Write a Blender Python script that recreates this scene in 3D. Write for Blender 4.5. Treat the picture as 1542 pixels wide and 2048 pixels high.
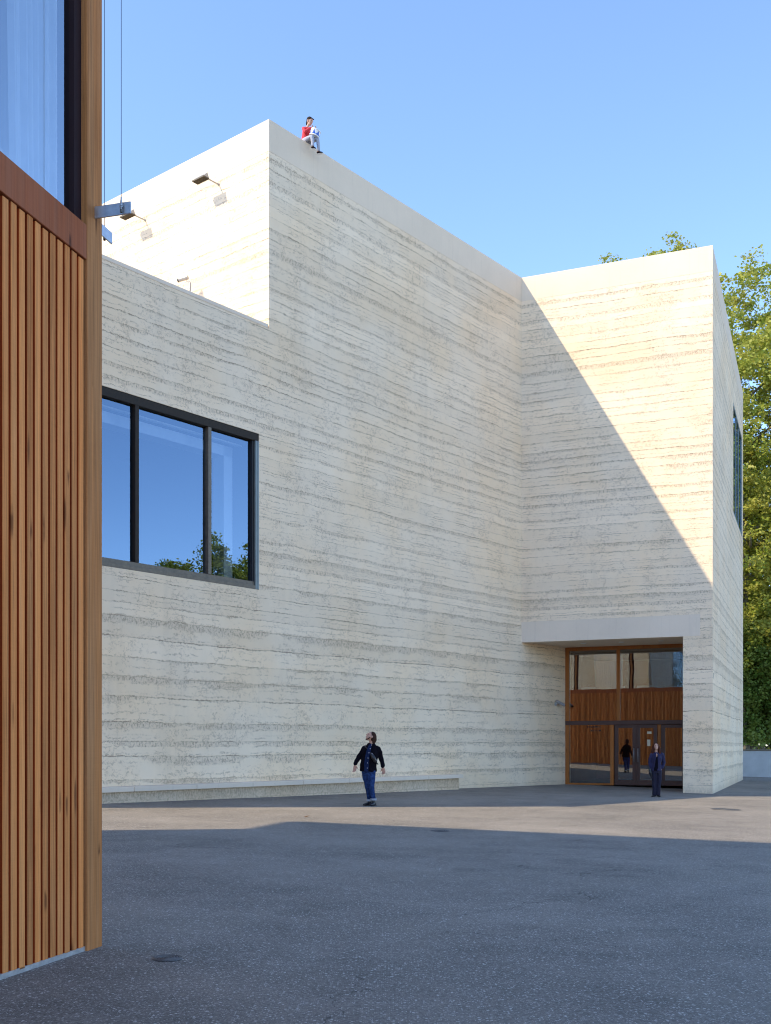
import bpy, bmesh, math, random
import numpy as np
from mathutils import Vector, Matrix

for o in list(bpy.data.objects): bpy.data.objects.remove(o)
S = bpy.context.scene
COL = S.collection
R = math.radians

# ------------------------------------------------------------------ camera
EYE = 1.64
FPX, CX, HY = 2172.0, 771.0, 1490.0          # focal length, centre and horizon on a 1542 x 2048 plate
cd = bpy.data.cameras.new("camera"); cam = bpy.data.objects.new("camera", cd); COL.objects.link(cam)
cam.location = (0, 0, EYE); cam.rotation_euler = (R(90), 0, 0)
cd.sensor_fit = 'HORIZONTAL'; cd.sensor_width = 36; cd.lens = 36*FPX/1542
cd.shift_y = (HY-1024)/1542
S.cycles.filter_width = 1.1
cd.clip_start = 0.1; cd.clip_end = 5000
S.camera = cam

# ------------------------------------------------------------------ light
ELEV = 40.7
LH = Vector((0.924, 0.383, 0)).normalized()   # the way sunlight travels over the ground
w = bpy.data.worlds.new("World"); S.world = w; w.use_nodes = True
nt = w.node_tree; bg = nt.nodes["Background"]
sky = nt.nodes.new("ShaderNodeTexSky"); sky.sky_type = 'NISHITA'; sky.sun_disc = False
sky.sun_elevation = R(ELEV); sky.sun_rotation = math.atan2(-LH.x, -LH.y)
sky.altitude = 2600; sky.air_density = 1.0; sky.dust_density = 0.0; sky.ozone_density = 2.6
nt.links.new(sky.outputs[0], bg.inputs[0]); bg.inputs[1].default_value = 0.15
sd = bpy.data.lights.new("sun", 'SUN'); sun = bpy.data.objects.new("sun", sd); COL.objects.link(sun)
sd.energy = 2.0; sd.angle = R(0.5); sd.color = (1.0, 0.85, 0.62)
c, s_ = math.cos(R(ELEV)), math.sin(R(ELEV))
sun.rotation_euler = Vector((LH.x*c, LH.y*c, -s_)).to_track_quat('-Z', 'Y').to_euler()
sun.location = (-30, -10, 40)
S.view_settings.view_transform = 'Standard'; S.view_settings.look = 'None'
S.view_settings.exposure = 1.62; S.view_settings.gamma = 1

# ------------------------------------------------------------------ node helpers
class NT:
    def __init__(s, name):
        s.m = bpy.data.materials.new(name); s.m.use_nodes = True
        s.t = s.m.node_tree; s.n = s.t.nodes; s.b = s.n["Principled BSDF"]
    def put(s, sock, v):
        if isinstance(v, bpy.types.NodeSocket): s.t.links.new(v, sock)
        elif v is not None:
            if isinstance(v, (tuple, list)) and len(v) == 3 and sock.type == 'RGBA': v = (*v, 1)
            sock.default_value = v
    def math(s, op, a, b=None, c=None, clamp=False):
        n = s.n.new("ShaderNodeMath"); n.operation = op; n.use_clamp = clamp
        for i, v in enumerate((a, b, c)):
            if v is not None: s.put(n.inputs[i], v)
        return n.outputs[0]
    def mix(s, f, a, b, mode='MIX'):
        n = s.n.new("ShaderNodeMix"); n.data_type = 'RGBA'; n.blend_type = mode
        s.put(n.inputs[0], f); s.put(n.inputs[6], a); s.put(n.inputs[7], b); return n.outputs[2]
    def ramp(s, v, a, b, lo=0.0, hi=1.0, smooth=True):
        n = s.n.new("ShaderNodeMapRange"); n.interpolation_type = 'SMOOTHSTEP' if smooth else 'LINEAR'
        s.put(n.inputs[0], v)
        for i, x in enumerate((a, b, lo, hi)): s.put(n.inputs[i+1], x)
        return n.outputs[0]
    def pos(s):
        return s.n.new("ShaderNodeNewGeometry").outputs["Position"]
    def objc(s):
        return s.n.new("ShaderNodeTexCoord").outputs["Object"]
    def rnd(s):
        return s.n.new("ShaderNodeObjectInfo").outputs["Random"]
    def xyz(s, v):
        n = s.n.new("ShaderNodeSeparateXYZ"); s.put(n.inputs[0], v); return n.outputs
    def comb(s, x, y, z):
        n = s.n.new("ShaderNodeCombineXYZ")
        for i, v in enumerate((x, y, z)): s.put(n.inputs[i], v)
        return n.outputs[0]
    def vmul(s, v, k):
        n = s.n.new("ShaderNodeVectorMath"); n.operation = 'MULTIPLY'; s.put(n.inputs[0], v)
        n.inputs[1].default_value = k; return n.outputs[0]
    def vadd(s, v, k):
        n = s.n.new("ShaderNodeVectorMath"); n.operation = 'ADD'; s.put(n.inputs[0], v); s.put(n.inputs[1], k); return n.outputs[0]
    def noise(s, v, scale, detail=2.0, rough=0.5, col=False, dist=0.0):
        n = s.n.new("ShaderNodeTexNoise"); s.put(n.inputs["Vector"], v); n.inputs["Scale"].default_value = scale
        n.inputs["Detail"].default_value = detail; n.inputs["Roughness"].default_value = rough
        n.inputs["Distortion"].default_value = dist
        return n.outputs[1 if col else 0]
    def voro(s, v, scale, feat='F1', rand=1.0, dim='3D', w=None):
        n = s.n.new("ShaderNodeTexVoronoi"); n.voronoi_dimensions = dim; n.feature = feat
        if dim == '1D': s.put(n.inputs["W"], w)
        else: s.put(n.inputs["Vector"], v)
        n.inputs["Scale"].default_value = scale; n.inputs["Randomness"].default_value = rand
        return n
    def bump(s, h, strength=0.5, dist=0.01):
        n = s.n.new("ShaderNodeBump"); s.put(n.inputs["Height"], h)
        n.inputs["Strength"].default_value = strength; n.inputs["Distance"].default_value = dist
        s.t.links.new(n.outputs[0], s.b.inputs["Normal"])
    def fin(s, col, rough=0.7, metal=0.0, spec=None):
        s.put(s.b.inputs["Base Color"], col); s.put(s.b.inputs["Roughness"], rough); s.put(s.b.inputs["Metallic"], metal)
        if spec is not None: s.b.inputs["Specular IOR Level"].default_value = spec
        return s.m

def plain(name, col, rough=0.6, metal=0.0, var=0.12, scale=6.0, bump=0.0, bscale=60.0, spec=None):
    a = NT(name); p = a.objc()
    n = a.noise(p, scale, 4, 0.6)
    f = a.ramp(n, 0.3, 0.7, 1-var, 1+var, False)
    cmb = a.comb(f, f, f)
    c = a.mix(1.0, (*col, 1), cmb, 'MULTIPLY')
    if bump: a.bump(a.noise(p, bscale, 3), bump, 0.004)
    return a.fin(c, a.ramp(n, 0.2, 0.8, max(rough-.08, .02), min(rough+.08, 1), False), metal, spec)

def rammed(name, base, dark, dirty=False):
    a = NT(name); P = a.pos(); x, y, z = a.xyz(P)
    def cen(n, k): return a.math('MULTIPLY', a.math('SUBTRACT', n, 0.5), k)
    Ph = a.vmul(P, (1, 1, 0.6))
    zz = a.math('ADD', z, cen(a.noise(a.vmul(P, (1, 1, .8)), 0.30, 2), 0.13))
    zz = a.math('ADD', zz, cen(a.noise(P, 1.3, 3, 0.6), 0.075))
    zz = a.math('ADD', zz, cen(a.noise(P, 9.0, 4, 0.75), 0.085))
    wv = a.math('ADD', a.math('MULTIPLY', zz, 2.15), a.math('MULTIPLY', a.math('MAXIMUM', a.math('SUBTRACT', zz, 4.6), 0.0), 1.15))
    v1 = a.voro(None, 1.0, 'F1', 0.55, '1D', wv); ve = a.voro(None, 1.0, 'DISTANCE_TO_EDGE', 0.55, '1D', wv)
    e = ve.outputs["Distance"]; cellw = v1.outputs["W"]; cellc = v1.outputs["Color"]
    cr, cg, cb = a.xyz(cellc)
    up = a.math('GREATER_THAN', wv, cellw)
    patch = a.noise(a.vmul(P, (1, 1, 1.6)), 0.55, 3, 0.6)
    patch2 = a.noise(a.vadd(P, (31, 7, 3)), 1.6, 3, 0.6)
    fine = a.noise(P, 14.0, 4, 0.75)
    fine2 = a.noise(a.vmul(P, (1, 1, .6)), 23.0, 4, 0.75)
    # the open joint on top of every rammed layer
    lw = a.ramp(fine, 0.3, 0.75, 0.015, 0.075)
    line = a.math('SUBTRACT', 1.0, a.ramp(a.math('DIVIDE', e, lw), 0.25, 1.0))
    line = a.math('MULTIPLY', line, a.ramp(a.math('ADD', patch2, a.math('MULTIPLY', a.math('SUBTRACT', fine, .5), .6)), 0.30, 0.66, 0.12, 1.0))
    line = a.math('MULTIPLY', line, a.ramp(a.math('FRACT', a.math('MULTIPLY', cr, 7.3)), 0, 1, .45, 1.0))
    # loose gravelly zone under the joint
    cwid = a.math('MULTIPLY', a.ramp(a.math('ADD', patch, a.math('MULTIPLY', a.math('SUBTRACT', cg, .5), .45)), 0.36, 0.72, 0.03, 0.75), a.ramp(cr, 0, 1, .55, 1.0))
    zone = a.math('MULTIPLY', up, a.math('SUBTRACT', 1.0, a.ramp(a.math('DIVIDE', e, cwid), 0.45, 1.0)))
    grit = a.ramp(fine2, 0.49, 0.60)
    crumb = a.math('MULTIPLY', zone, grit)
    # fainter joints inside a layer
    w2 = a.math('ADD', a.math('MULTIPLY', wv, 2.3), cen(a.noise(P, 2.6, 4, 0.7), 0.9))
    e2 = a.voro(None, 1.0, 'DISTANCE_TO_EDGE', 0.8, '1D', w2).outputs["Distance"]
    l2 = a.math('MULTIPLY', a.math('SUBTRACT', 1.0, a.ramp(e2, 0.03, 0.13)), a.math('MULTIPLY', a.ramp(patch2, 0.44, 0.58), a.ramp(fine, 0.4, 0.56)))
    # hair cracks
    pd = a.vadd(a.vmul(P, (2.6, 2.6, 6.5)), a.vmul(a.noise(P, 4.5, 4, 0.75, True), (2.2, 2.2, 2.6)))
    ec = a.voro(pd, 1.0, 'DISTANCE_TO_EDGE').outputs["Distance"]
    ck = a.math('MULTIPLY', a.math('SUBTRACT', 1.0, a.ramp(ec, 0.02, 0.10)), a.math('MULTIPLY', a.ramp(a.noise(a.vadd(P, (9, 2, 5)), 1.3, 4, 0.7), 0.44, 0.58), a.ramp(fine, 0.42, 0.58)))
    dk = a.math('MAXIMUM', a.math('MULTIPLY', line, 0.88), a.math('MULTIPLY', crumb, 0.56))
    dk = a.math('MAXIMUM', dk, a.math('MAXIMUM', a.math('MULTIPLY', l2, 0.46), a.math('MULTIPLY', ck, 0.42)))
    # tone: layer to layer, and broad stains
    tone = a.math('ADD', a.ramp(cb, 0, 1, 0.95, 1.05, False), cen(a.noise(P, 0.35, 3), 0.16))
    tone = a.math('ADD', tone, cen(a.noise(P, 3.0, 4, 0.65), 0.10))
    tone = a.math('SUBTRACT', tone, a.math('MULTIPLY', zone, 0.08))
    run = a.noise(a.vmul(P, (1.5, 1.5, .10)), 1.0, 4, .65)
    tone = a.math('SUBTRACT', tone, a.ramp(run, .54, .72, 0, .055))
    tone = a.math('ADD', tone, cen(a.noise(a.vadd(P, (17, 5, 0)), .12, 2), .10))
    # faint form-panel seams
    u = a.math('ADD', a.math('MULTIPLY', x, .629), a.math('MULTIPLY', y, .777))
    sm = a.math('ABSOLUTE', a.math('SUBTRACT', a.math('FRACT', a.math('DIVIDE', u, 2.42)), 0.5))
    seam = a.math('MULTIPLY', a.math('SUBTRACT', 1.0, a.ramp(sm, 0.001, 0.006)), a.ramp(a.noise(P, 0.8, 3), 0.5, 0.68, 0, .035))
    tone = a.math('SUBTRACT', tone, seam)
    # splash dirt of the bottom course
    foot = a.math('ADD', z, a.math('MULTIPLY', cen(a.noise(P, 2.2, 4, .7), .5), 1.0))
    splash = a.math('MULTIPLY', a.ramp(foot, 0.0, 0.42, 1, 0), a.ramp(fine2, .35, .62, .1, .45))
    if dirty: splash = a.math('MAXIMUM', a.math('MULTIPLY', a.ramp(foot, .55, .25, .60, .0), a.ramp(fine2, .40, .60, .35, 1)), a.math('MULTIPLY', a.ramp(fine2, .5, .62), .5))
    warm = a.mix(a.ramp(a.noise(a.vadd(P, (3, 50, 9)), 0.5, 3), .35, .7), base, (base[0]*1.01, base[1]*.955, base[2]*.88))
    col = a.mix(1.0, warm, a.comb(tone, tone, tone), 'MULTIPLY')
    col = a.mix(a.math('MAXIMUM', dk, splash), col, dark)
    h = a.math('SUBTRACT', a.math('MULTIPLY', a.noise(P, 30, 4, .7), 0.25), a.math('ADD', a.math('MULTIPLY', line, 1.0), a.math('MULTIPLY', a.math('MAXIMUM', crumb, ck), 0.55)))
    a.bump(h, 0.45, 0.018)
    return a.fin(col, 0.92, 0, 0.2)

def cast_concrete(name, base, stain=0.0):
    a = NT(name); P = a.pos()
    t = a.math('ADD', a.ramp(a.noise(P, 0.5, 4, .6), .3, .7, .95, 1.04, False), a.math('MULTIPLY', a.math('SUBTRACT', a.noise(P, 14, 4, .7), .5), .07))
    pit = a.math('MULTIPLY', a.ramp(a.voro(P, 9.0).outputs["Distance"], 0.05, .085, 1, 0), a.ramp(a.noise(P, 3.1), .55, .65))
    streak = a.noise(a.vmul(P, (9, 9, .5)), 1.0, 4, .6)
    t = a.math('SUBTRACT', t, a.ramp(streak, .55, .75, 0, .05+stain))
    X_, Y_, Z_ = a.xyz(P); uu = a.math('ADD', a.math('MULTIPLY', X_, .82), a.math('MULTIPLY', Y_, .42))
    jm = a.math('ABSOLUTE', a.math('SUBTRACT', a.math('FRACT', a.math('DIVIDE', uu, 3.1)), .5))
    t = a.math('SUBTRACT', t, a.ramp(jm, .002, .006, .035, 0))
    c = a.mix(1.0, base, a.comb(t, t, t), 'MULTIPLY')
    c = a.mix(a.math('MULTIPLY', pit, .5), c, (.18, .15, .12, 1))
    a.bump(a.math('SUBTRACT', a.noise(P, 60, 3), pit), .25, .004)
    return a.fin(c, .85, 0, .25)

def cedar(name, base, var=.35, gl=.55):
    a = NT(name); P = a.pos(); r = a.rnd()
    off = a.comb(a.math('MULTIPLY', r, 37), a.math('MULTIPLY', r, 11), a.math('MULTIPLY', r, 53))
    p = a.vadd(P, off)
    g = a.noise(a.vmul(p, (70, 70, 1.3)), 1.0, 5, .65, dist=.4)
    g2 = a.noise(a.vmul(p, (16, 16, .35)), 1.0, 3, .5)
    patch = a.noise(a.vmul(p, (3, 3, .7)), 1.0, 3, .6)
    saw = a.noise(a.vmul(p, (6, 6, 120)), 1.0, 2, .5)
    kn = a.voro(a.vmul(p, (9, 9, 1.15)), 1.0).outputs["Distance"]
    knot = a.math('SUBTRACT', 1.0, a.ramp(kn, .07, .20))
    knot = a.math('MULTIPLY', knot, a.ramp(a.noise(p, 3.0), .44, .54))
    tone = a.math('ADD', a.ramp(r, 0, 1, .70, 1.18, False), a.math('MULTIPLY', a.math('SUBTRACT', g, .5), var))
    tone = a.math('ADD', tone, a.math('MULTIPLY', a.math('SUBTRACT', patch, .5), .50))
    tone = a.math('ADD', tone, a.math('MULTIPLY', a.math('SUBTRACT', saw, .5), .12))
    c = a.mix(a.ramp(g2, .3, .7), base, (base[0]*1.05, base[1]*.90, base[2]*.74))
    c = a.mix(a.math('MULTIPLY', a.ramp(patch, .5, .75), .45), c, (base[0]*.84, base[1]*.88, base[2]*1.02))
    c = a.mix(1.0, c, a.comb(tone, tone, tone), 'MULTIPLY')
    c = a.mix(a.math('MULTIPLY', knot, .85), c, (base[0]*.25, base[1]*.2, base[2]*.17))
    a.bump(a.math('ADD', g, a.math('MULTIPLY', saw, .5)), .35, .003)
    return a.fin(c, gl, 0, .15)

def asphalt():
    a = NT("asphalt"); P = a.pos()
    big = a.noise(P, .28, 4, .6); mid = a.noise(a.vadd(P, (4, 9, 0)), 1.4, 4, .65)
    strk = a.noise(a.vmul(P, (.22, 1.6, 1)), 1.0, 4, .6)
    v = a.voro(P, 80.0); cr, cg, cb = a.xyz(v.outputs["Color"])
    v2 = a.voro(P, 42.0); dr, dg, db = a.xyz(v2.outputs["Color"])
    stone = a.math('MULTIPLY', a.ramp(cr, .66, .92), a.ramp(v.outputs["Distance"], .30, .55, 1, 0))
    stone2 = a.math('MULTIPLY', a.ramp(dr, .80, .97), a.ramp(v2.outputs["Distance"], .22, .48, 1, 0))
    st = a.math('MAXIMUM', a.math('MULTIPLY', stone, a.ramp(cg, 0, 1, .3, 1)), a.math('MULTIPLY', stone2, .9))
    tone = a.math('ADD', a.ramp(big, .3, .7, .72, 1.24, False), a.math('MULTIPLY', a.math('SUBTRACT', mid, .5), .65))
    tone = a.math('ADD', tone, a.math('MULTIPLY', a.math('SUBTRACT', strk, .5), .30))
    tone = a.math('ADD', tone, a.math('MULTIPLY', a.math('SUBTRACT', cb, .5), .55))
    ecr = a.voro(a.vadd(a.vmul(P, (.30, .30, .30)), a.vmul(a.noise(P, 1.2, 4, .7, True), (.35, .35, .35))), 1.0, 'DISTANCE_TO_EDGE').outputs['Distance']
    crack = a.math('MULTIPLY', a.ramp(ecr, .0015, .005, 1, 0), a.ramp(a.noise(a.vadd(P, (5, 5, 1)), .35, 3), .5, .58))
    tone = a.math('SUBTRACT', tone, a.math('MULTIPLY', crack, .45))
    # oil spots
    sp = a.voro(a.vadd(P, a.vmul(a.noise(P, 3, 3, .6, True), (.5, .5, .5))), .55).outputs["Distance"]
    oil = a.math('MULTIPLY', a.ramp(sp, .05, .22, 1, 0), a.ramp(mid, .45, .65))
    tone = a.math('SUBTRACT', tone, a.math('MULTIPLY', oil, .35))
    c = a.mix(1.0, (.205, .178, .145, 1), a.comb(tone, tone, tone), 'MULTIPLY')
    c = a.mix(a.ramp(a.noise(a.vadd(P, (80, 3, 0)), .6, 3), .5, .75, 0, .45), c, (.235, .205, .160, 1))
    c = a.mix(a.math('MULTIPLY', st, .80), c, (.72, .67, .60, 1))
    a.bump(a.math('ADD', a.math('MULTIPLY', v.outputs["Distance"], -.7), a.math('MULTIPLY', v2.outputs["Distance"], -.5)), .55, .006)
    return a.fin(c, .82, 0, .3)

def coated_glass(name, refl=0.42, tint=(.55, .62, .66), rcol=(.86, .93, 1.0)):
    a = NT(name); n = a.n
    n.remove(a.b)
    tr = n.new("ShaderNodeBsdfTransparent"); tr.inputs[0].default_value = (*tint, 1)
    gl = n.new("ShaderNodeBsdfGlossy"); gl.inputs["Roughness"].default_value = 0.0; gl.inputs[0].default_value = (*rcol, 1)
    fr = n.new("ShaderNodeFresnel"); fr.inputs[0].default_value = 1.5
    f = a.math('ADD', refl, a.math('MULTIPLY', fr.outputs[0], 1-refl), clamp=True)
    P = a.pos()
    bn = n.new("ShaderNodeBump"); bn.inputs["Strength"].default_value = .04; bn.inputs["Distance"].default_value = .02
    a.put(bn.inputs["Height"], a.noise(P, .9, 2)); a.t.links.new(bn.outputs[0], gl.inputs["Normal"])
    mx = n.new("ShaderNodeMixShader"); a.put(mx.inputs[0], f)
    a.t.links.new(tr.outputs[0], mx.inputs[1]); a.t.links.new(gl.outputs[0], mx.inputs[2])
    a.t.links.new(mx.outputs[0], n["Material Output"].inputs[0]); return a.m

def leafmat(name, c1, c2):
    a = NT(name); n = a.n; P = a.pos()
    t = a.noise(P, 1.1, 3, .7); r = a.noise(P, 9, 1)
    c = a.mix(a.ramp(t, .35, .65), c1, c2)
    c = a.mix(a.ramp(r, .66, .8, 0, .5), c, (.26, .19, .04, 1))
    a.put(a.b.inputs["Base Color"], c); a.b.inputs["Roughness"].default_value = .5
    a.b.inputs["Specular IOR Level"].default_value = .35
    tl = n.new("ShaderNodeBsdfTranslucent"); a.put(tl.inputs[0], c)
    mx = n.new("ShaderNodeMixShader"); mx.inputs[0].default_value = .38
    a.t.links.new(a.b.outputs[0], mx.inputs[1]); a.t.links.new(tl.outputs[0], mx.inputs[2])
    a.t.links.new(mx.outputs[0], n["Material Output"].inputs[0]); return a.m

M = {}
M['earth'] = rammed("rammed_earth", (.88, .712, .515), (.26, .185, .125))
M['earth_dirty'] = rammed("mossy_rammed_earth", (.72, .57, .41), (.20, .14, .085), True)
M['band'] = cast_concrete("smooth_trass", (.78, .635, .475))
M['concrete'] = cast_concrete("pale_concrete", (.78, .645, .50))
M['asphalt'] = asphalt()
M['cedar'] = cedar("cedar_slat", (.60, .235, .076), 1.4, .75)
M['slat_edge_shade'] = cedar('slat_edge_shade', (.36, .062, .016), .3)  # same slat wood, with the shade between slats put into its colour
M['cedar_post'] = cedar("cedar_post", (.38, .168, .064), 1.6, .8)
M['beam'] = cedar("cedar_beam", (.30, .10, .045), .8, .7)
M['backing'] = cedar("red_stained_board", (.30, .048, .012), .2)
M['doorwood'] = cedar("oiled_door_wood", (.40, .155, .045), .4, .45)
M['doordark'] = plain("brown_door_frame", (.070, .030, .020), .5)
M['winddark'] = plain("blackened_window_frame", (.022, .010, .012), .7, spec=.15)
M['bronze'] = plain("bronze_window_frame", (.032, .024, .017), .6, .0, .25, 12, spec=.2)
M['bronze_lt'] = plain("weathered_bronze", (.15, .12, .082), .5, .1, .25, 9)
M['teal'] = plain("grey_green_metal", (.20, .23, .22), .4, .3, .1, 5)
M['steel'] = plain("zinc_steel", (.46, .47, .50), .38, .75, .14, 20)
M['lampgrey'] = plain("lamp_housing", (.34, .33, .31), .4, .2, .08, 20)
M['blackmetal'] = plain("black_metal", (.02, .02, .022), .5, .3)
M['iron'] = plain("cast_iron", (.12, .115, .11), .6, .5, .3, 30, .3)
M['glass'] = coated_glass("window_glass", .21, (.6, .66, .72), (.58, .77, 1.0))
M['doorglass'] = coated_glass("door_glass", .27, (.62, .60, .56), (.88, .88, .86))
M['timberglass'] = coated_glass("timber_window_glass", .42, (.84, .88, .92), (.80, .91, 1.0))
M['white'] = plain("interior_white", (.78, .77, .74), .8, 0, .04, 2)
M['dim'] = plain("interior_floor", (.16, .14, .12), .6, 0, .15, 2)
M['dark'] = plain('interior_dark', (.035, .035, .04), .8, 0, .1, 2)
M['curtain'] = plain("sheer_curtain", (.82, .84, .86), .9, 0, .06, 3)
M['louvre'] = plain("lamp_louvre", (.10, .085, .06), .6)
M['lampglass'] = plain("lamp_glass", (.30, .24, .15), .3)
M['plaster'] = plain("grey_plaster", (.44, .46, .47), .9, 0, .10, 1.5, .2)
M['bark'] = plain("bark", (.20, .17, .125), .9, 0, .35, 5, .6, 20)
M['leafA'] = leafmat("leaf_yellow_green", (.27, .33, .04, 1), (.42, .40, .075, 1))
M['leafB'] = leafmat("leaf_dark_green", (.11, .19, .028, 1), (.22, .27, .05, 1))
M['leafC'] = leafmat("leaf_olive", (.20, .25, .035, 1), (.34, .33, .065, 1))
M['dryleaf'] = plain("dry_leaf", (.16, .09, .04), .8)
M['skin'] = plain("skin", (.50, .28, .20), .5, 0, .06, 20)
M['hairM'] = plain("brown_hair", (.040, .017, .010), .75, 0, .4, 60, spec=.15)
M['hairW'] = plain("auburn_hair", (.060, .017, .009), .7, 0, .4, 60, spec=.15)
M['hairB'] = plain("dark_hair", (.022, .014, .010), .75, 0, .4, 60, spec=.15)
M['black'] = plain("black_wool", (.006, .005, .009), 1.0, 0, .3, 20, spec=.08)
M['denim'] = plain("blue_denim", (.017, .040, .125), .95, 0, .6, 14, spec=.1)
M['denims'] = plain("denim_shirt", (.010, .019, .060), .95, 0, .45, 25, spec=.1)
M['navy'] = plain("navy_suit", (.015, .013, .052), .85, 0, .25, 12)
M['navyd'] = plain("dark_navy_trousers", (.010, .008, .024), .9, 0, .25, 12)
M['cuff'] = plain("pale_denim_cuff", (.33, .36, .42), .9)
M['leather'] = plain("black_leather", (.014, .014, .018), .35, 0, .2, 20)
M['button'] = plain("white_button", (.8, .8, .8), .4)
M['red'] = plain("red_knit", (.62, .035, .05), .8, 0, .15, 20)
M['greycloth'] = plain("grey_blue_trousers", (.36, .37, .43), .85, 0, .12, 20)
M['blue'] = plain("blue_paint", (.03, .11, .50), .4, 0, .05, 9)
M['whitep'] = plain("white_paint", (.80, .80, .80), .4, 0, .05, 9)
M['sole'] = plain("dark_sole", (.02, .02, .03), .6)
M['paper'] = plain("paper_notice", (.66, .58, .42), .8)

# ------------------------------------------------------------------ mesh helpers
def link(name, me, mat, parent=None):
    o = bpy.data.objects.new(name, me); COL.objects.link(o)
    if mat is not None and not me.materials: me.materials.append(M[mat] if isinstance(mat, str) else mat)
    if parent is not None: o.parent = parent
    return o
def mesh(name, verts, faces, mat, parent=None, smooth=False):
    me = bpy.data.meshes.new(name); me.from_pydata([tuple(v) for v in verts], [], faces); me.update()
    if smooth: me.polygons.foreach_set('use_smooth', [True]*len(me.polygons))
    return link(name, me, mat, parent)
def tag(o, label, cat, group=None, kind=None):
    o["label"] = label; o["category"] = cat
    if group: o["group"] = group
    if kind: o["kind"] = kind
    return o
def struct(o, label=None):
    o["kind"] = "structure"
    if label: o["label"] = label
    return o
def empty(name, loc=(0, 0, 0)):
    o = bpy.data.objects.new(name, None); COL.objects.link(o); o.location = loc; o.empty_display_size = .2; return o
class MB:
    """collects verts and faces in world metres, builds one mesh"""
    def __init__(s): s.v = []; s.f = []
    def add(s, vs, fs):
        b = len(s.v); s.v += [Vector(v) for v in vs]; s.f += [tuple(i+b for i in f) for f in fs]; return s
    def quad(s, a, b, c, d): return s.add((a, b, c, d), [(0, 1, 2, 3)])
    def box(s, o, ax, ay, az, x0, x1, y0, y1, z0, z1):
        o = Vector(o); ax = Vector(ax); ay = Vector(ay); az = Vector(az)
        vs = [o+ax*x+ay*y+az*z for z in (z0, z1) for (x, y) in ((x0, y0), (x1, y0), (x1, y1), (x0, y1))]
        return s.add(vs, [(3, 2, 1, 0), (4, 5, 6, 7), (0, 1, 5, 4), (1, 2, 6, 5), (2, 3, 7, 6), (3, 0, 4, 7)])
    def prism(s, pts, z0, z1):
        n = len(pts)
        vs = [(p[0], p[1], z0) for p in pts]+[(p[0], p[1], z1) for p in pts]
        fs = [tuple(range(n))[::-1], tuple(range(n, 2*n))]+[(i, (i+1) % n, n+(i+1) % n, n+i) for i in range(n)]
        return s.add(vs, fs)
    def tube(s, pts, rad, seg=8, cap=True):
        pts = [Vector(p) for p in pts]; n = len(pts)
        if not hasattr(rad, '__len__'): rad = [rad]*n
        b = len(s.v); prev = None
        for i, p in enumerate(pts):
            t = (pts[min(i+1, n-1)]-pts[max(i-1, 0)]).normalized()
            if prev is None:
                up = Vector((0, 0, 1)) if abs(t.z) < .9 else Vector((1, 0, 0)); u = t.cross(up).normalized()
            else: u = (prev-t*prev.dot(t)).normalized()
            prev = u; v = t.cross(u)
            for k in range(seg):
                a = 2*math.pi*k/seg; s.v.append(p+(u*math.cos(a)+v*math.sin(a))*rad[i])
        for i in range(n-1):
            for k in range(seg):
                k2 = (k+1) % seg; s.f.append((b+i*seg+k, b+i*seg+k2, b+(i+1)*seg+k2, b+(i+1)*seg+k))
        if cap: s.f.append(tuple(b+k for k in range(seg))[::-1]); s.f.append(tuple(b+(n-1)*seg+k for k in range(seg)))
        return s
    def build(s, name, mat, parent=None, smooth=False, bevel=0.0, origin=None):
        vs = s.v
        if origin is not None:
            o_ = Vector(origin); vs = [v-o_ for v in vs]
        o = mesh(name, vs, s.f, mat, parent, smooth)
        if origin is not None: o.location = origin
        if bevel:
            bm = bmesh.new(); bm.from_mesh(o.data); bmesh.ops.remove_doubles(bm, verts=bm.verts, dist=1e-5)
            bmesh.ops.bevel(bm, geom=[e for e in bm.edges if e.calc_face_angle(0) > .6], offset=bevel, segments=1, affect='EDGES', profile=.5)
            bm.to_mesh(o.data); bm.free()
        return o
Z = Vector((0, 0, 1))
def v2(p, z=0.0): return Vector((p[0], p[1], z))

# ------------------------------------------------------------------ ground
def cl(v, a): return max(-a, min(a, v))
def zg(x, y): return -0.0241*cl(x, 40)+0.0084*cl(y, 80)
xs = [-1500, -300, -40, -20, -6, 0, 6, 20, 40, 300, 1500]; ys = [-800, -200, -80, -20, 0, 10, 20, 40, 80, 300, 900, 2500]
gv = [(x, y, zg(x, y)) for y in ys for x in xs]; nx = len(xs)
gf = [(j*nx+i, j*nx+i+1, (j+1)*nx+i+1, (j+1)*nx+i) for j in range(len(ys)-1) for i in range(nx-1)]
struct(mesh("ground", gv, gf, 'asphalt'), "grey asphalt forecourt with pale stone chips")
def gpix(px, py):
    """ground point under plate pixel"""
    q = (px-CX)/FPX; t = (py-HY)/FPX
    d = EYE/(t - 0.0241*q + 0.0084) if True else 0
    return Vector((q*d, d, zg(q*d, d)))

# ------------------------------------------------------------------ museum plan (metres, camera at the origin looking +Y)
aA = R(39.0); aDir = Vector((math.sin(aA), math.cos(aA), 0)); nA = Vector((aDir.y, -aDir.x, 0))
dDir = -nA                                             # the side wall runs square to the front
P1 = Vector((4.76, 38.0, 0))
def A_at(px):                                          # point on the front wall's foot line
    q = (px-CX)/FPX; t = (q*P1.y-P1.x)/(aDir.x-q*aDir.y); return P1+aDir*t
def A_u(px): return (A_at(px)-P1).dot(aDir)
P0 = A_at(538); P4 = P0-aDir*8.9; J0 = A_at(1131)
P2 = Vector((10.70, 35.52, 0)); bVec = P2-P1; LB = bVec.length; bDir = bVec.normalized(); nB = Vector((bDir.y, -bDir.x, 0))
if nB.y > 0: nB = -nB
cA = R(21.6); cDir = Vector((math.sin(cA), math.cos(cA), 0)); nC = Vector((cDir.y, -cDir.x, 0))
P7 = P2+cDir*16.0; P3 = P0+dDir*13.0; P8 = P3+Vector((13, 17, 0))
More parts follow.
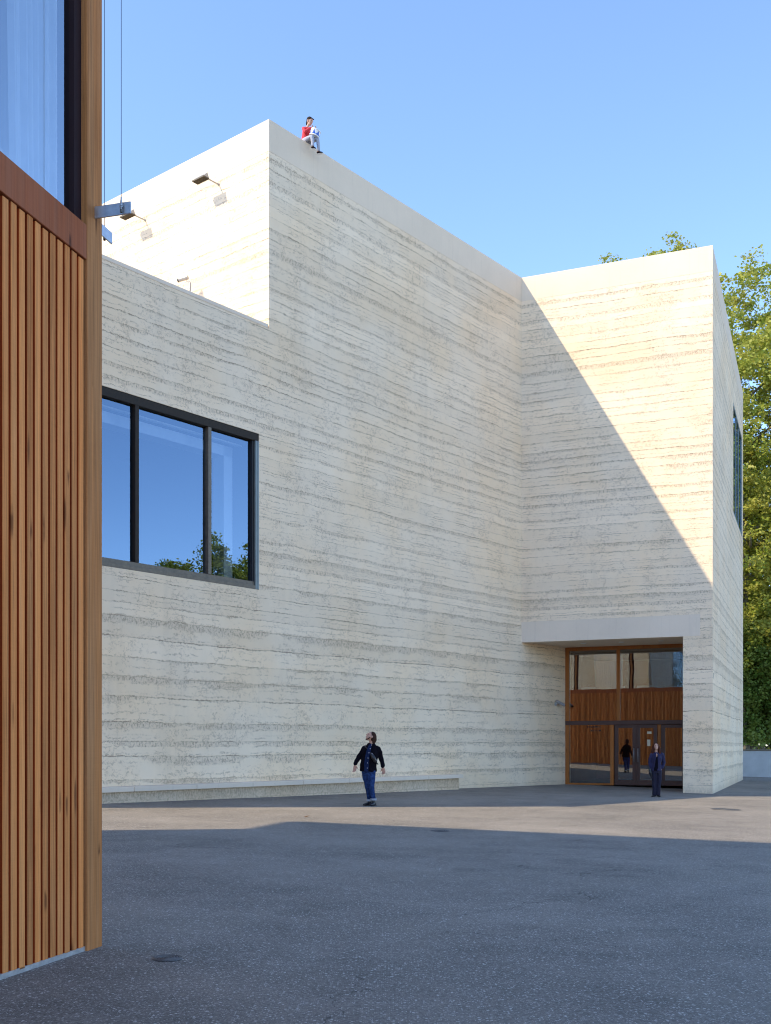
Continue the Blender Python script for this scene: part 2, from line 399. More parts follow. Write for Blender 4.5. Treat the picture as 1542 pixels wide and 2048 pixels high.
ZT = EYE+16.35; ZB = ZT-.83; ZL = EYE+10.98
museum = empty("museum_building", (P1.x, P1.y, 0))
tag(museum, "large windowless-looking museum of cream rammed earth layers with tall inner corner", "building")
INV = Matrix.Translation((-P1.x, -P1.y, 0))
def mpart(mb, name, mat, parent=museum, **k):
    """build in world metres, hang under the museum (whose origin is P1)"""
    root = museum
    mb.v = [v-Vector((P1.x, P1.y, 0)) for v in mb.v]
    return mb.build(name, mat, parent, **k)

def face(mb, p, d, n, u0, u1, z0, z1, holes=()):
    """wall skin along p+d*u, with openings (ua,ub,za,zb,depth) that get reveals going in along -n"""
    us = sorted({u0, u1, *[h[i] for h in holes for i in (0, 1) if u0 < h[i] < u1]}); zs = sorted({z0, z1, *[h[i] for h in holes for i in (2, 3) if z0 < h[i] < z1]})
    for i in range(len(us)-1):
        for j in range(len(zs)-1):
            um, zm = (us[i]+us[i+1])/2, (zs[j]+zs[j+1])/2
            if any(h[0] < um < h[1] and h[2] < zm < h[3] for h in holes): continue
            mb.quad(p+d*us[i]+Z*zs[j], p+d*us[i+1]+Z*zs[j], p+d*us[i+1]+Z*zs[j+1], p+d*us[i]+Z*zs[j+1])
    for ua, ub, za, zb, dp in holes:
        a, b = p+d*ua, p+d*ub; k = -n*dp
        for (q, r_, zq, zr) in ((a, b, za, za), (b, b, za, zb), (b, a, zb, zb), (a, a, zb, za)):
            mb.quad(q+Z*zq, r_+Z*zr, r_+Z*zr+k, q+Z*zq+k)

# window opening on the front wall
wu1 = A_u(518); wu0 = A_u(150); dW = A_at(518).y
wz1 = EYE+(HY-867.6)/FPX*dW; wz0 = EYE+(HY-1179.5)/FPX*dW
uP0 = A_u(538); uP4 = uP0-8.9; uJ = A_u(1131)
SOF = EYE+3.62; LZ0 = EYE+3.585; LZ1 = EYE+4.30
m = MB()
face(m, P1, aDir, nA, uP4, uP0, -1, ZL-.10, [(wu0, wu1, wz0, wz1, .30)])
face(m, P1, aDir, nA, uP0, 0, -1, ZB)
face(m, P1, aDir, nA, 0, uJ+.4, -1, SOF+.05)
mpart(m, "front_wall", 'earth')
m = MB(); tP = .853*LB; tL = .939*LB
face(m, P1, bDir, nB, 0, LB, LZ1, ZB); face(m, P1, bDir, nB, tL, LB, LZ0, LZ1); face(m, P1, bDir, nB, tP, LB, -1, LZ0)
rec = 4.2                                              # pillar flank going into the porch
face(m, P1+bDir*tP, -nB, bDir, 0, rec, -1, SOF+.05)
mpart(m, "entrance_wall", 'earth')
m = MB(); cz0, cz1 = EYE+9.5, EYE+14.05
face(m, P2, cDir, nC, 0, 16.0, -1, ZB, [(9.6, 15.2, cz0, cz1, .22)])
mpart(m, "flank_wall", 'earth')
m = MB(); face(m, P0, dDir, -aDir, 0, 13.0, ZL-1.2, ZB); mpart(m, "roof_side_wall", 'earth')
m = MB()
for a_, b_ in ((P7, P8), (P8, P3)):
    m.quad(a_-Z, b_-Z, b_+Z*ZB, a_+Z*ZB)
P9 = P4+dDir*13
for a_, b_ in ((P3, P9), (P9, P4)): m.quad(a_-Z, b_-Z, b_+Z*(ZL-.1), a_+Z*(ZL-.1))
mpart(m, "rear_wall", 'earth')
# smooth parapet band round the tall block
def offset_poly(pts, k):
    n = len(pts); out = []
    for i in range(n):
        a_, b_, c_ = pts[i-1], pts[i], pts[(i+1) % n]
        d1 = (b_-a_).normalized(); d2 = (c_-b_).normalized(); n1 = Vector((d1.y, -d1.x, 0)); n2 = Vector((d2.y, -d2.x, 0))
        bis = (n1+n2).normalized(); out.append(b_+bis*(k/bis.dot(n1)))
    return out
ring = [P0, P1, P2, P7, P8, P3]
o_ = offset_poly(ring, .004); i_ = offset_poly(ring, -.34)
m = MB(); n = len(ring)
for i in range(n):
    j = (i+1) % n
    m.quad(o_[i]+Z*ZB, o_[j]+Z*ZB, o_[j]+Z*ZT, o_[i]+Z*ZT); m.quad(o_[i]+Z*ZT, o_[j]+Z*ZT, i_[j]+Z*ZT, i_[i]+Z*ZT)
    m.quad(i_[i]+Z*ZT, i_[j]+Z*ZT, i_[j]+Z*(ZB+.2), i_[i]+Z*(ZB+.2)); m.quad(o_[i]+Z*ZB, i_[i]+Z*ZB, i_[j]+Z*ZB, o_[j]+Z*ZB)
mpart(m, "parapet_band", 'band')
m = MB(); m.add([p+Z*(ZB+.25) for p in ring], [tuple(range(n))]); mpart(m, "roof", 'concrete')
m = MB(); m.add([p+Z*(ZL-.35) for p in (P4, P0, P3, P9)], [(0, 1, 2, 3)]); mpart(m, "terrace_roof", 'concrete')
m = MB(); m.box(P4, aDir, -nA, Z, -.3, (P0-P4).length-.03, -.012, .32, ZL-.10, ZL)
mpart(m, "coping", 'concrete', bevel=.008)
# porch lintel and ceiling
m = MB(); m.box(P1, bDir, -nB, Z, -.25, tL, -.006, .50, LZ0, LZ1); mpart(m, "lintel", 'concrete', bevel=.006)
gl0 = J0+aDir*.0
GR = gl0+bDir*(LB+1.5)
cb_ = P1+bDir*LB
m = MB(); m.add([p+Z*SOF for p in (P1-bDir*.3-nB*.4, P1+bDir*(tP+.3)-nB*.4, P1+bDir*(tP+.3)-nB*rec, J0-aDir*.05-bDir*.5)], [(0, 1, 2, 3)]); mpart(m, "porch_ceiling", 'concrete')
def dl(px, py):
    q = (px-CX)/FPX; d = (SOF-.002-EYE)*FPX/(HY-py); return Vector((q*d, d, SOF))
for px, py in ((1167, 1286.6), (1243, 1284.0), (1322, 1281.6)):
    m = MB(); c0 = dl(px, py)
    for k in range(16):
        a0, a1 = 2*math.pi*k/16, 2*math.pi*(k+1)/16
        e0, e1 = Vector((math.cos(a0), math.sin(a0), 0)), Vector((math.cos(a1), math.sin(a1), 0))
        m.quad(c0+e0*.10-Z*.012, c0+e1*.10-Z*.012, c0+e1*.085-Z*.016, c0+e0*.085-Z*.016); m.quad(c0+e0*.10-Z*.012, c0+e1*.10-Z*.012, c0+e1*.10, c0+e0*.10)
        m.add((c0-Z*.006, c0+e0*.085-Z*.008, c0+e1*.085-Z*.008), [(0, 1, 2)])
    mpart(m, "downlight", 'whitep')
# slot in the flank
pS = P2+cDir*.38
m = MB(); m.box(pS, cDir, nC, Z, -.025, .025, -.01, .006, EYE+2.2, EYE+2.38); mpart(m, "wall_slot", 'blackmetal')

# ------------------------------------------------------------------ big front window
def window_bars(mb, p, d, n, rec, dep, bars):
    for (u0, u1, z0, z1) in bars: mb.box(p, d, n, Z, u0, u1, -rec-dep, -rec, z0, z1)
fr = .16
m = MB()
m.box(P1, aDir, nA, Z, wu0, wu1, -.20, -.012, wz1-.20, wz1-.002)            # head
m.box(P1, aDir, nA, Z, wu0, wu0+.12, -.20, -.012, wz0+.22, wz1-.20)
wf = mpart(m, "window_frame", 'bronze', bevel=.006)
m = MB(); m.box(P1, aDir, nA, Z, wu0, wu1-.13, -.20, .004, wz0+.002, wz0+.10); m.box(P1, aDir, nA, Z, wu0, wu1-.13, -.20, -.035, wz0+.10, wz0+.20)
mpart(m, "sill_rail", 'bronze_lt', wf, bevel=.006)
m = MB(); m.box(P1, aDir, nA, Z, wu1-.13, wu1-.002, -.20, .008, wz0+.002, wz1-.20); m.box(P1, aDir, nA, Z, wu1-.075, wu1-.055, .008, .02, wz0+.002, wz1-.2)
mpart(m, "jamb", 'teal', wf, bevel=.005)
m = MB(); m.box(P1, aDir, nA, Z, wu1-.20, wu1-.13, -.20, -.05, wz0+.2, wz1-.2); mpart(m, "inner_jamb", 'blackmetal', wf)
ms = [A_u(275.5), A_u(421)]
for k, u in enumerate(ms):
    m = MB(); m.box(P1, aDir, nA, Z, u-.055, u+.055, -.20, -.02, wz0+.2, wz1-.2); mpart(m, "mullion", ('bronze', 'bronze_lt')[k], wf, bevel=.005)
ed = [wu0+.12, ms[0], ms[1], wu1-.2]
for k in range(3):
    a_, b_ = ed[k]+(.055 if k else 0), ed[k+1]-(.055 if k < 2 else 0); q = P1-nA*(.12+.004*k)
    m = MB(); m.quad(q+aDir*a_+Z*(wz0+.2), q+aDir*b_+Z*(wz0+.2), q+aDir*b_+Z*(wz1-.2), q+aDir*a_+Z*(wz1-.2)); mpart(m, "pane", 'glass', wf)
# the room behind: white reveal ring, then a dim room
def room(p, d, n, u0, u1, z0, z1, d0, d1, mat_wall, mat_floor):
    m = MB(); k0, k1 = -n*d0, -n*d1
    A0, B0 = p+d*u0, p+d*u1
    m.quad(A0+k1+Z*z0, B0+k1+Z*z0, B0+k1+Z*z1, A0+k1+Z*z1)
    m.quad(A0+k0+Z*z0, A0+k1+Z*z0, A0+k1+Z*z1, A0+k0+Z*z1); m.quad(B0+k0+Z*z0, B0+k1+Z*z0, B0+k1+Z*z1, B0+k0+Z*z1)
    m.quad(A0+k0+Z*z1, B0+k0+Z*z1, B0+k1+Z*z1, A0+k1+Z*z1)
    o1 = mpart(m, "room_wall", mat_wall)
    m = MB(); m.quad(A0+k0+Z*z0, B0+k0+Z*z0, B0+k1+Z*z0, A0+k1+Z*z0); mpart(m, "room_floor", mat_floor)
room(P1, aDir, nA, wu0-1.0, wu1+.02, wz0-.02, wz1+.02, .301, 5.0, 'dark', 'dark')
m = MB()
m.box(P1, aDir, -nA, Z, wu0, wu1-.42, .55, .95, wz1-.62, wz1-.36); m.box(P1, aDir, -nA, Z, wu1-.72, wu1-.42, .55, .95, wz0, wz1-.36)
m.box(P1, aDir, -nA, Z, wu0, wu1-.20, .42, .55, wz1-.30, wz1-.27)
mpart(m, "inner_reveal", 'white')
# ------------------------------------------------------------------ flank window
m = MB(); fz = .10
for (u0, u1, z0, z1) in ((9.602, 15.198, cz1-fz, cz1-.002), (9.602, 15.198, cz0+.002, cz0+fz), (9.602, 9.70, cz0+fz, cz1-fz), (15.08, 15.198, cz0+fz, cz1-fz), (11.4, 11.5, cz0+fz, cz1-fz), (13.2, 13.3, cz0+fz, cz1-fz)):
    m.box(P2, cDir, nC, Z, u0, u1, -.20, -.004, z0, z1)
cf = mpart(m, "flank_window_frame", 'teal')
for k, (u0, u1) in enumerate(((9.7, 11.4), (11.5, 13.2), (13.3, 15.08))):
    m = MB(); q = P2-nC*.035; m.quad(q+cDir*u0+Z*(cz0+fz), q+cDir*u1+Z*(cz0+fz), q+cDir*u1+Z*(cz1-fz), q+cDir*u0+Z*(cz1-fz)); mpart(m, "pane", 'glass', cf)
room(P2, cDir, nC, 9.4, 15.4, cz0-.1, cz1+.1, .225, 3.5, 'dim', 'dim')

# ------------------------------------------------------------------ entrance glazing
def G_u(px):
    q = (px-CX)/FPX; t = (q*J0.y-J0.x)/(bDir.x-q*bDir.y); return t
gz = lambda px, py: EYE+(HY-py)/FPX*(J0+bDir*G_u(px)).y
zb = zg(J0.x, J0.y)-.01
top = SOF-.005; tr0 = gz(1240, 1449.5); tr1 = gz(1240, 1441)
uR = G_u(1366)+.9
m = MB()
m.box(J0, bDir, nB, Z, -.02, G_u(1138.3), -.10, .02, zb, top); m.box(J0, bDir, nB, Z, G_u(1138.3), uR, -.10, .02, top-.13, top)
ef = mpart(m, "entrance_frame", 'doorwood', bevel=.006)
m = MB(); m.box(J0, bDir, nB, Z, 0, uR, -.08, .05, tr0, tr1); mpart(m, "transom", 'doordark', ef, bevel=.006)
m = MB(); m.box(J0, bDir, nB, Z, G_u(1233), G_u(1239.8), -.09, .015, tr1, top-.13); mpart(m, "mullion", 'doorwood', ef, bevel=.005)
m = MB(); m.box(J0, bDir, nB, Z, G_u(1220.7), G_u(1227.7), -.09, .03, zb, tr0); mpart(m, "door_post", 'doorwood', ef, bevel=.005)
m = MB(); m.box(J0, bDir, nB, Z, G_u(1315.2), G_u(1322), -.09, .03, zb, tr0); mpart(m, "door_post", 'doorwood', ef, bevel=.005)
m = MB(); m.box(J0, bDir, nB, Z, G_u(1138.3), G_u(1220.7), -.09, .015, zb, zb+.07); mpart(m, "bottom_rail", 'doorwood', ef, bevel=.005)
def pane(u0, u1, z0, z1, back, par=None):
    q = J0-nB*back; m = MB(); m.quad(q+bDir*u0+Z*z0, q+bDir*u1+Z*z0, q+bDir*u1+Z*z1, q+bDir*u0+Z*z1); return mpart(m, "pane", 'doorglass', par or ef)
pane(G_u(1138.3), G_u(1233), tr1, top-.13, .045); pane(G_u(1239.8), uR, tr1, top-.13, .049); pane(G_u(1138.3), G_u(1220.7), zb+.07, tr0, .045)
def leaf(px0, px1):
    u0, u1 = G_u(px0), G_u(px1); st = .13; m = MB()
    for (a_, b_, c_, d_) in ((u0, u0+st, zb+.01, tr0-.01), (u1-st, u1, zb+.01, tr0-.01), (u0+st, u1-st, zb+.01, zb+.20), (u0+st, u1-st, tr0-.12, tr0-.01)):
        m.box(J0, bDir, nB, Z, a_, b_, -.06, .01, c_, d_)
    o = mpart(m, "door_leaf", 'doordark', ef, bevel=.004)
    pane(u0+st, u1-st, zb+.20, tr0-.12, .03)
    return u0, u1
la = leaf(1229, 1272.2); lb = leaf(1272.6, 1314.5); lc = leaf(1322.5, 1372)
for u in (la[1]-.07, lb[0]+.07):
    m = MB(); q = J0+bDir*u+nB*.06; m.tube([q+Z*(zb+.85), q+Z*(zb+1.35)], .013, 8)
    for zz in (.9, 1.3): m.tube([q+Z*(zb+zz), q-nB*.05+Z*(zb+zz)], .009, 6)
    mpart(m, "door_handle", 'steel', ef, smooth=True)
# illegible notice lettering on the side light, two rows of dark strokes
m = MB(); q = J0-nB*.040; rnd = random.Random(4)
for row, (pa, pb, py) in enumerate(((1174, 1199.5, 1453.6), (1180.5, 1201.5, 1461.0))):
    u = G_u(pa); ue = G_u(pb); zc = gz(1190, py)
    while u < ue:
        wd = rnd.choice((.018, .028, .04)); hh = rnd.choice((.055, .055, .075))
        m.box(q, bDir, nB, Z, u, u+.010, 0, .002, zc-.03, zc-.03+hh)
        if wd > .02: m.box(q, bDir, nB, Z, u+wd-.010, u+wd, 0, .002, zc-.03, zc+.022)
        if rnd.random() < .7: m.box(q, bDir, nB, Z, u+.010, u+wd-.010 if wd > .021 else u+.016, 0, .002, zc+(-.03 if rnd.random() < .5 else .012), zc+(-.02 if rnd.random() < .0 else .022))
        u += wd+.014
mpart(m, "door_lettering", 'blackmetal', ef)["kind"] = "stuff"
for (px0, px1, py0, py1) in ((1293.8, 1300.5, 1479.2, 1492.0), (1294, 1302.8, 1463, 1467.6)):
    m = MB(); m.box(J0-nB*.026, bDir, nB, Z, G_u(px0), G_u(px1), 0, .003, gz(1297, py1), gz(1297, py0)); mpart(m, "paper_notice", 'paper', ef)
# lobby behind the glass
m = MB(); q0, q1 = J0+bDir*-.3, J0+bDir*(uR+.1)
for a_, b_, dd in ((q0, q1, 7.0),): m.quad(a_-nB*dd+Z*(zb-.1), b_-nB*dd+Z*(zb-.1), b_-nB*dd+Z*top, a_-nB*dd+Z*top)
m.quad(q0-nB*.12+Z*(zb-.1), q0-nB*7+Z*(zb-.1), q0-nB*7+Z*top, q0-nB*.12+Z*top); m.quad(q1-nB*.12+Z*(zb-.1), q1-nB*7+Z*(zb-.1), q1-nB*7+Z*top, q1-nB*.12+Z*top)
m.quad(q0-nB*.12+Z*(top+.01), q1-nB*.12+Z*(top+.01), q1-nB*7+Z*(top+.01), q0-nB*7+Z*(top+.01))
mpart(m, "lobby_wall", 'beam')
m = MB(); m.quad(q0-nB*.12+Z*(zb+.02), q1-nB*.12+Z*(zb+.02), q1-nB*7+Z*(zb+.02), q0-nB*7+Z*(zb+.02)); mpart(m, "lobby_floor", 'dim')
# threshold slot drain in the paving
def strip(name, p, q, wd, mat, h=.004):
    d = (q-p).normalized(); nn = Vector((d.y, -d.x, 0)); vs = []
    for s in (-wd/2, wd/2):
        for e in (p, q): w_ = e+nn*s; vs.append(Vector((w_.x, w_.y, zg(w_.x, w_.y)+h)))
    return mesh(name, vs, [(0, 1, 3, 2)], mat)
dr = struct(strip("slot_drain", gpix(1064, 1577.5), gpix(1366, 1582.0), .05, 'blackmetal'))
dr2 = struct(strip("slot_drain", gpix(1492, 1573.2), gpix(1560, 1575), .06, 'blackmetal'))

# ------------------------------------------------------------------ bench along the front wall
bench = empty("stone_bench", tuple(A_at(560)))
tag(bench, "long low concrete-topped bench built along foot of rammed earth wall", "bench")
BO = Vector(bench.location)
def bpart(mb, name, mat, **k):
    mb.v = [v-BO for v in mb.v]; return mb.build(name, mat, bench, **k)
ub0, ub1 = uP4+.5, A_u(903); bz = EYE-.935
m = MB(); m.box(P1, aDir, nA, Z, ub0, ub1-.16, -.02, .40, -.8, bz-.115); bpart(m, "bench_base", 'earth_dirty')
nseg = 9; L_ = (ub1-ub0)/nseg
for k in range(nseg):
    m = MB(); m.box(P1, aDir, nA, Z, ub0+k*L_+.004, ub0+(k+1)*L_-.004, -.01, .47, bz-.113, bz); bpart(m, "seat_slab", 'concrete', bevel=.007)

# ------------------------------------------------------------------ wall floodlights and cameras
def D_at(px, l=0.0):
    q = (px-CX)/FPX; o = P0-aDir*l; t = (q*o.y-o.x)/(dDir.x-q*dDir.y); return o+dDir*t
def floodlight(px, py, label):
    W = D_at(px); zc = EYE+(HY-py)/FPX*W.y
    root = empty("wall_floodlight", (W.x, W.y, zc)); tag(root, label, "wall lamp", "floodlights on the sunlit upper wall")
    o = -aDir; e = dDir                                   # o = out from wall, e = along wall
    m = MB(); m.tube([Vector((0, 0, 0)), o*.38], .020, 6); m.tube([Vector((0, 0, 0))-o*.0, o*.018], .035, 10); m.build("arm", 'lampgrey', root, smooth=False)
    m = MB(); i0, i1 = .37, .58; A_ = [o*i0, o*i1, o*(i0+.07)+Z*.15]
    b = [Vector(v)-e*.03 for v in A_]; c_ = [Vector(v)+e*.44 for v in A_]
    m.add(b+c_, [(0, 2, 1), (3, 4, 5), (0, 3, 5, 2), (1, 2, 5, 4)]); m.build("lamp_housing", 'lampgrey', root)
    m = MB(); m.quad(o*i0-e*.03+Z*.022, o*i1-e*.03+Z*.022, o*i1+e*.44+Z*.022, o*i0+e*.44+Z*.022); m.build("lens", 'lampglass', root)
    m = MB(); m.box((0, 0, 0), e, o, Z, -.03, .44, i1-.012, i1, -.012, .02); m.box((0, 0, 0), e, o, Z, -.03, .44, i0, i0+.012, -.012, .02)
    for k in range(13): m.box((0, 0, 0), e, o, Z, -.03+k*.0385, -.022+k*.0385, i0+.013, i1-.013, -.010, .018)
    m.build("louvre", 'louvre', root)
    return root
floodlight(437.8, 369.3, "pale wedge floodlight on thin arm, beside the corner of the tall block")
floodlight(290.6, 440.6, "pale wedge floodlight on thin arm, half behind the steel cable bracket")
floodlight(165.0, 500.0, "pale wedge floodlight on thin arm, hidden behind the timber corner post") if False else None
# camera on a pole standing on the terrace roof
W = D_at(380, .35); zr = ZL-.35
c1 = empty("security_camera", (W.x, W.y, zr)); tag(c1, "small security camera on a short pole above the low roof edge", "camera")
def up_z(px, py, p): return EYE+(HY-py)/FPX*p.y
zt = up_z(375, 562, W)-zr
m = MB(); m.tube([(0, 0, 0), dDir*.0+Z*(zt-.05), dDir*.06+Z*zt], .03, 8); m.build("pole", 'lampgrey', c1, smooth=True)
m = MB(); m.tube([dDir*.04+Z*(zt-.04), dDir*.16+Z*(zt+.05)], .012, 6); m.build("bracket", 'lampgrey', c1)
m = MB(); m.tube([dDir*.08+Z*(zt+.12), dDir*.34+Z*(zt+.08)-aDir*.1], [.055, .055], 10); m.build("camera_body", 'lampgrey', c1)
m = MB(); m.tube([dDir*.34+Z*(zt+.08)-aDir*.1, dDir*.375+Z*(zt+.075)-aDir*.115], [.058, .05], 10); m.build("lens", 'blackmetal', c1)
W = A_at(1110.5); zc = up_z(0, 1408, W)
c2 = empty("security_camera", (W.x, W.y, zc)); tag(c2, "silver bullet camera on the wall beside the entrance glazing", "camera")
m = MB(); m.tube([(0, 0, 0), nA*.03], .07, 12); m.tube([nA*.03, nA*.12+Z*.01], .018, 8); m.build("bracket", 'steel', c2)
dd = (nA*.5+aDir*.75-Z*.45).normalized(); b0 = nA*.13+Z*.07-dd*.09
m = MB(); m.tube([b0, b0+dd*.36], .052, 12); m.build("camera_body", 'steel', c2)
m = MB(); m.tube([b0+dd*.36, b0+dd*.375], .046, 12); m.build("lens", 'blackmetal', c2)

# ------------------------------------------------------------------ timber building
K = Vector((-2.142, 8.21, 0)); aE = R(15.75)
e1 = Vector((-math.sin(aE), -math.cos(aE), 0)); nE = Vector((math.cos(aE), -math.sin(aE), 0))
f1 = -nE; nF = -e1
timber = empty("timber_building", (K.x, K.y, 0))
tag(timber, "timber-clad building with narrow vertical cedar slats and heavy corner post", "building")
def tpart(mb, name, mat, parent=timber, **k):
    mb.v = [v-K for v in mb.v]; return mb.build(name, mat, parent, **k)
TH = 16.4; ELEN = 12.0; FLEN = 15.5; PW = .212
BZ0, BZ1 = EYE+3.578, EYE+3.835                         # floor beam
WZ1 = 9.2
m = MB(); m.prism([K, K+e1*PW, K+e1*PW+f1*PW, K+f1*PW][::-1], -.4, TH-.3); tpart(m, "corner_post", 'cedar_post', bevel=.004)
for (d, n_, L, nm) in ((e1, nE, ELEN, 'e'), (f1, nF, FLEN, 'f')):
    m = MB(); m.box(K, d, n_, Z, PW, L, -.12, -.046, -.3, BZ0)
    m.box(K, d, n_, Z, PW, L, -.12, -.046, WZ1+.26, TH-.3); tpart(m, "backing_board", 'backing')
    m = MB(); m.box(K, d, n_, Z, PW+.001, L, -.10, -.002, BZ0+.001, BZ1); m.box(K, d, n_, Z, PW+.001, L, -.10, -.002, WZ1, WZ1+.26); tpart(m, "floor_beam", 'beam', bevel=.004)
    m = MB(); m.box(K, d, n_, Z, (PW-.09) if nm == 'e' else PW, L, -.040, -.016, -.2, .155); tpart(m, "base_flashing", 'steel')
    # slats
    wd, pit = .0650, .0911
    def slat_mesh(h):
        bm = bmesh.new(); bmesh.ops.create_cube(bm, size=1.0)
        for v in bm.verts: v.co = (v.co.x*wd, v.co.y*.030, (v.co.z+.5)*h)
        bmesh.ops.bevel(bm, geom=[e for e in bm.edges if abs((e.verts[0].co-e.verts[1].co).z) > .1], offset=.004, segments=1, affect='EDGES')
        bm.normal_update()
        for f_ in bm.faces: f_.material_index = 1 if abs(f_.normal.x) > .95 else 0  # side faces get the dark red painted gap shade
        me = bpy.data.meshes.new("slat"); bm.to_mesh(me); bm.free(); me.materials.append(M['cedar']); me.materials.append(M['slat_edge_shade']); return me
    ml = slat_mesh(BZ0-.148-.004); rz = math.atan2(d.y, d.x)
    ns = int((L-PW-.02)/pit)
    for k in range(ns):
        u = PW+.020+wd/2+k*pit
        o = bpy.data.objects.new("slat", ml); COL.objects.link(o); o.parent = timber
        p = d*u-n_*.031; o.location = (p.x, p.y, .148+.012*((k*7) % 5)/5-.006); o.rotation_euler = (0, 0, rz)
    # windows of the upper storey, between posts
    bays = [(PW, 3.9), (3.9, 7.8), (7.8, 11.7), (11.7, 15.4)] if nm == 'f' else [(PW, 4.0), (4.0, 8.0), (8.0, 12.0)]
    for b0_, b1_ in bays:
        m = MB(); j0 = b0_+(.002 if b0_ == PW else .10)
        m.box(K, d, n_, Z, j0, j0+.095, -.16, -.048, BZ1, WZ1); m.box(K, d, n_, Z, b1_-.10, b1_-.002, -.16, -.048, BZ1, WZ1); m.box(K, d, n_, Z, j0+.095, b1_-.1, -.16, -.048, WZ1-.08, WZ1)
        wfr = tpart(m, "window_frame", 'winddark')
        m = MB(); q = K-n_*.09; qd = [q+d*(j0+.095)+Z*BZ1, q+d*(b1_-.1)+Z*BZ1, q+d*(b1_-.1)+Z*(WZ1-.08), q+d*(j0+.095)+Z*(WZ1-.08)]; m.quad(*(qd[::-1] if nm == 'e' else qd)); tpart(m, "pane", 'timberglass', wfr)
        if b1_ < L-.5: m = MB(); m.box(K, d, n_, Z, b1_, b1_+.10, -.2, -.001, BZ1, WZ1); tpart(m, "window_post", 'cedar_post')
        # gathered curtain
        m = MB(); nn = 150; vs = []; fs = []; u0_, u1_ = j0+.10+(.05 if nm == 'e' else .5), (1.05 if nm == 'e' and b0_ == PW else min(b1_-.3, j0+2.6))
        for i in range(nn+1):
            u = u0_+(u1_-u0_)*i/nn; w_ = .155+.030*math.sin(i*.62)+.020*math.sin(i*.23+1)
            for zz, sl in ((BZ1-.02, .93), (WZ1, 1.06)): vs.append(K+d*(u0_+(u-u0_)*sl)-n_*w_+Z*zz)
        m.add(vs, [(2*i, 2*i+2, 2*i+3, 2*i+1) for i in range(nn)]); tpart(m, "curtain", 'curtain', smooth=True)
        m = MB(); m.box(K, d, n_, Z, j0+.42, b1_-.3, -.20, -.16, BZ1+.0, BZ1+.16); tpart(m, "inner_sill", 'white')
# inner floor, ceiling and far walls close the box
cor = [K+e1*.1+f1*.1, K+f1*FLEN+e1*.1, K+f1*FLEN+e1*ELEN, K+e1*ELEN+f1*.1]
m = MB()
m.add([p+Z*(BZ1-.03) for p in cor], [(0, 1, 2, 3)]); m.add([p+Z*(WZ1+.1) for p in cor], [(0, 1, 2, 3)])
tpart(m, "floor_slab", 'white')
m = MB(); A_, B_, C_, D_ = K, K+f1*FLEN, K+f1*FLEN+e1*ELEN, K+e1*ELEN
m.quad(B_-Z*.5, C_-Z*.5, C_+Z*TH, B_+Z*TH); m.quad(C_-Z*.5, D_-Z*.5, D_+Z*TH, C_+Z*TH); tpart(m, "rear_wall", 'backing')
# roof with a coved overhang on the far end
m = MB(); m.prism([K+nE*.15+nF*.15, K+e1*(ELEN+.1)+nE*.15, K+e1*(ELEN+.1)+f1*(FLEN+2.0), K+f1*(FLEN+2.0)+nF*.15][::-1], TH-.3, TH); tpart(m, "roof", 'concrete')
m = MB(); pr = []
for k in range(13):
    a = math.pi/2*k/12; pr.append((FLEN+2.0*(1-math.cos(a)), TH-2.3+2.0*math.sin(a)))
for k in range(12):
    (u0, z0), (u1, z1) = pr[k], pr[k+1]
    m.quad(K+f1*u0+nF*.1+Z*z0, K+f1*u1+nF*.1+Z*z1, K+f1*u1+e1*ELEN+Z*z1, K+f1*u0+e1*ELEN+Z*z0)
for q in (K+nF*.1, K+e1*ELEN): m.add([q+f1*u+Z*z for u, z in pr]+[q+f1*FLEN+Z*(TH-.3)], [tuple(range(14))])
tpart(m, "eaves_cove", 'beam')
# upper cladding
for (d, n_, L) in ((e1, nE, ELEN), (f1, nF, FLEN)):
    m = MB(); k = PW+.02
    while k < L-.1: m.box(K, d, n_, Z, k, k+.066, -.046, -.016, WZ1+.27, TH-.31); k += .0911
    o = tpart(m, "upper_slats", 'cedar'); o["kind"] = "stuff"

# steel brackets holding guide cables
def bracket(base, d, n_, label, cab):
    root = empty("cable_bracket", tuple(base)); tag(root, label, "bracket", "blind cable brackets on the corner post")
    m = MB(); m.box((0, 0, 0), d, n_, Z, 0, .30, -.006, .006, -.09, 0); m.build("plate", 'steel', root, bevel=.002)
    q = d*cab+n_*.026
    m = MB(); m.tube([q+Z*.02, q+Z*9.0], .0022, 6); m.build("cable", 'blackmetal', root)
    m = MB()
    for i in range(5): m.tube([q+Z*(-.048+i*.012), q+Z*(-.041+i*.012)], .013-.0014*i, 10)
    m.tube([q-Z*.07, q+Z*.03], .006, 8); m.build("tension_spring", 'steel', root)
    m = MB(); m.tube([q-Z*.085, q-Z*.06], .010, 6); m.tube([d*cab+n_*.006-Z*.035, d*cab+n_*.03-Z*.035], .009, 6); m.build("bolt", 'iron', root)
    return root
zp = EYE+4.018
bracket(K+e1*.105+Z*zp, nE, e1, "flat steel bracket with tensioned cable sticking out across the timber corner post", .235)
bracket(K+f1*.09+Z*zp, nF, f1, "flat steel bracket peeking out behind the timber corner post", .232)

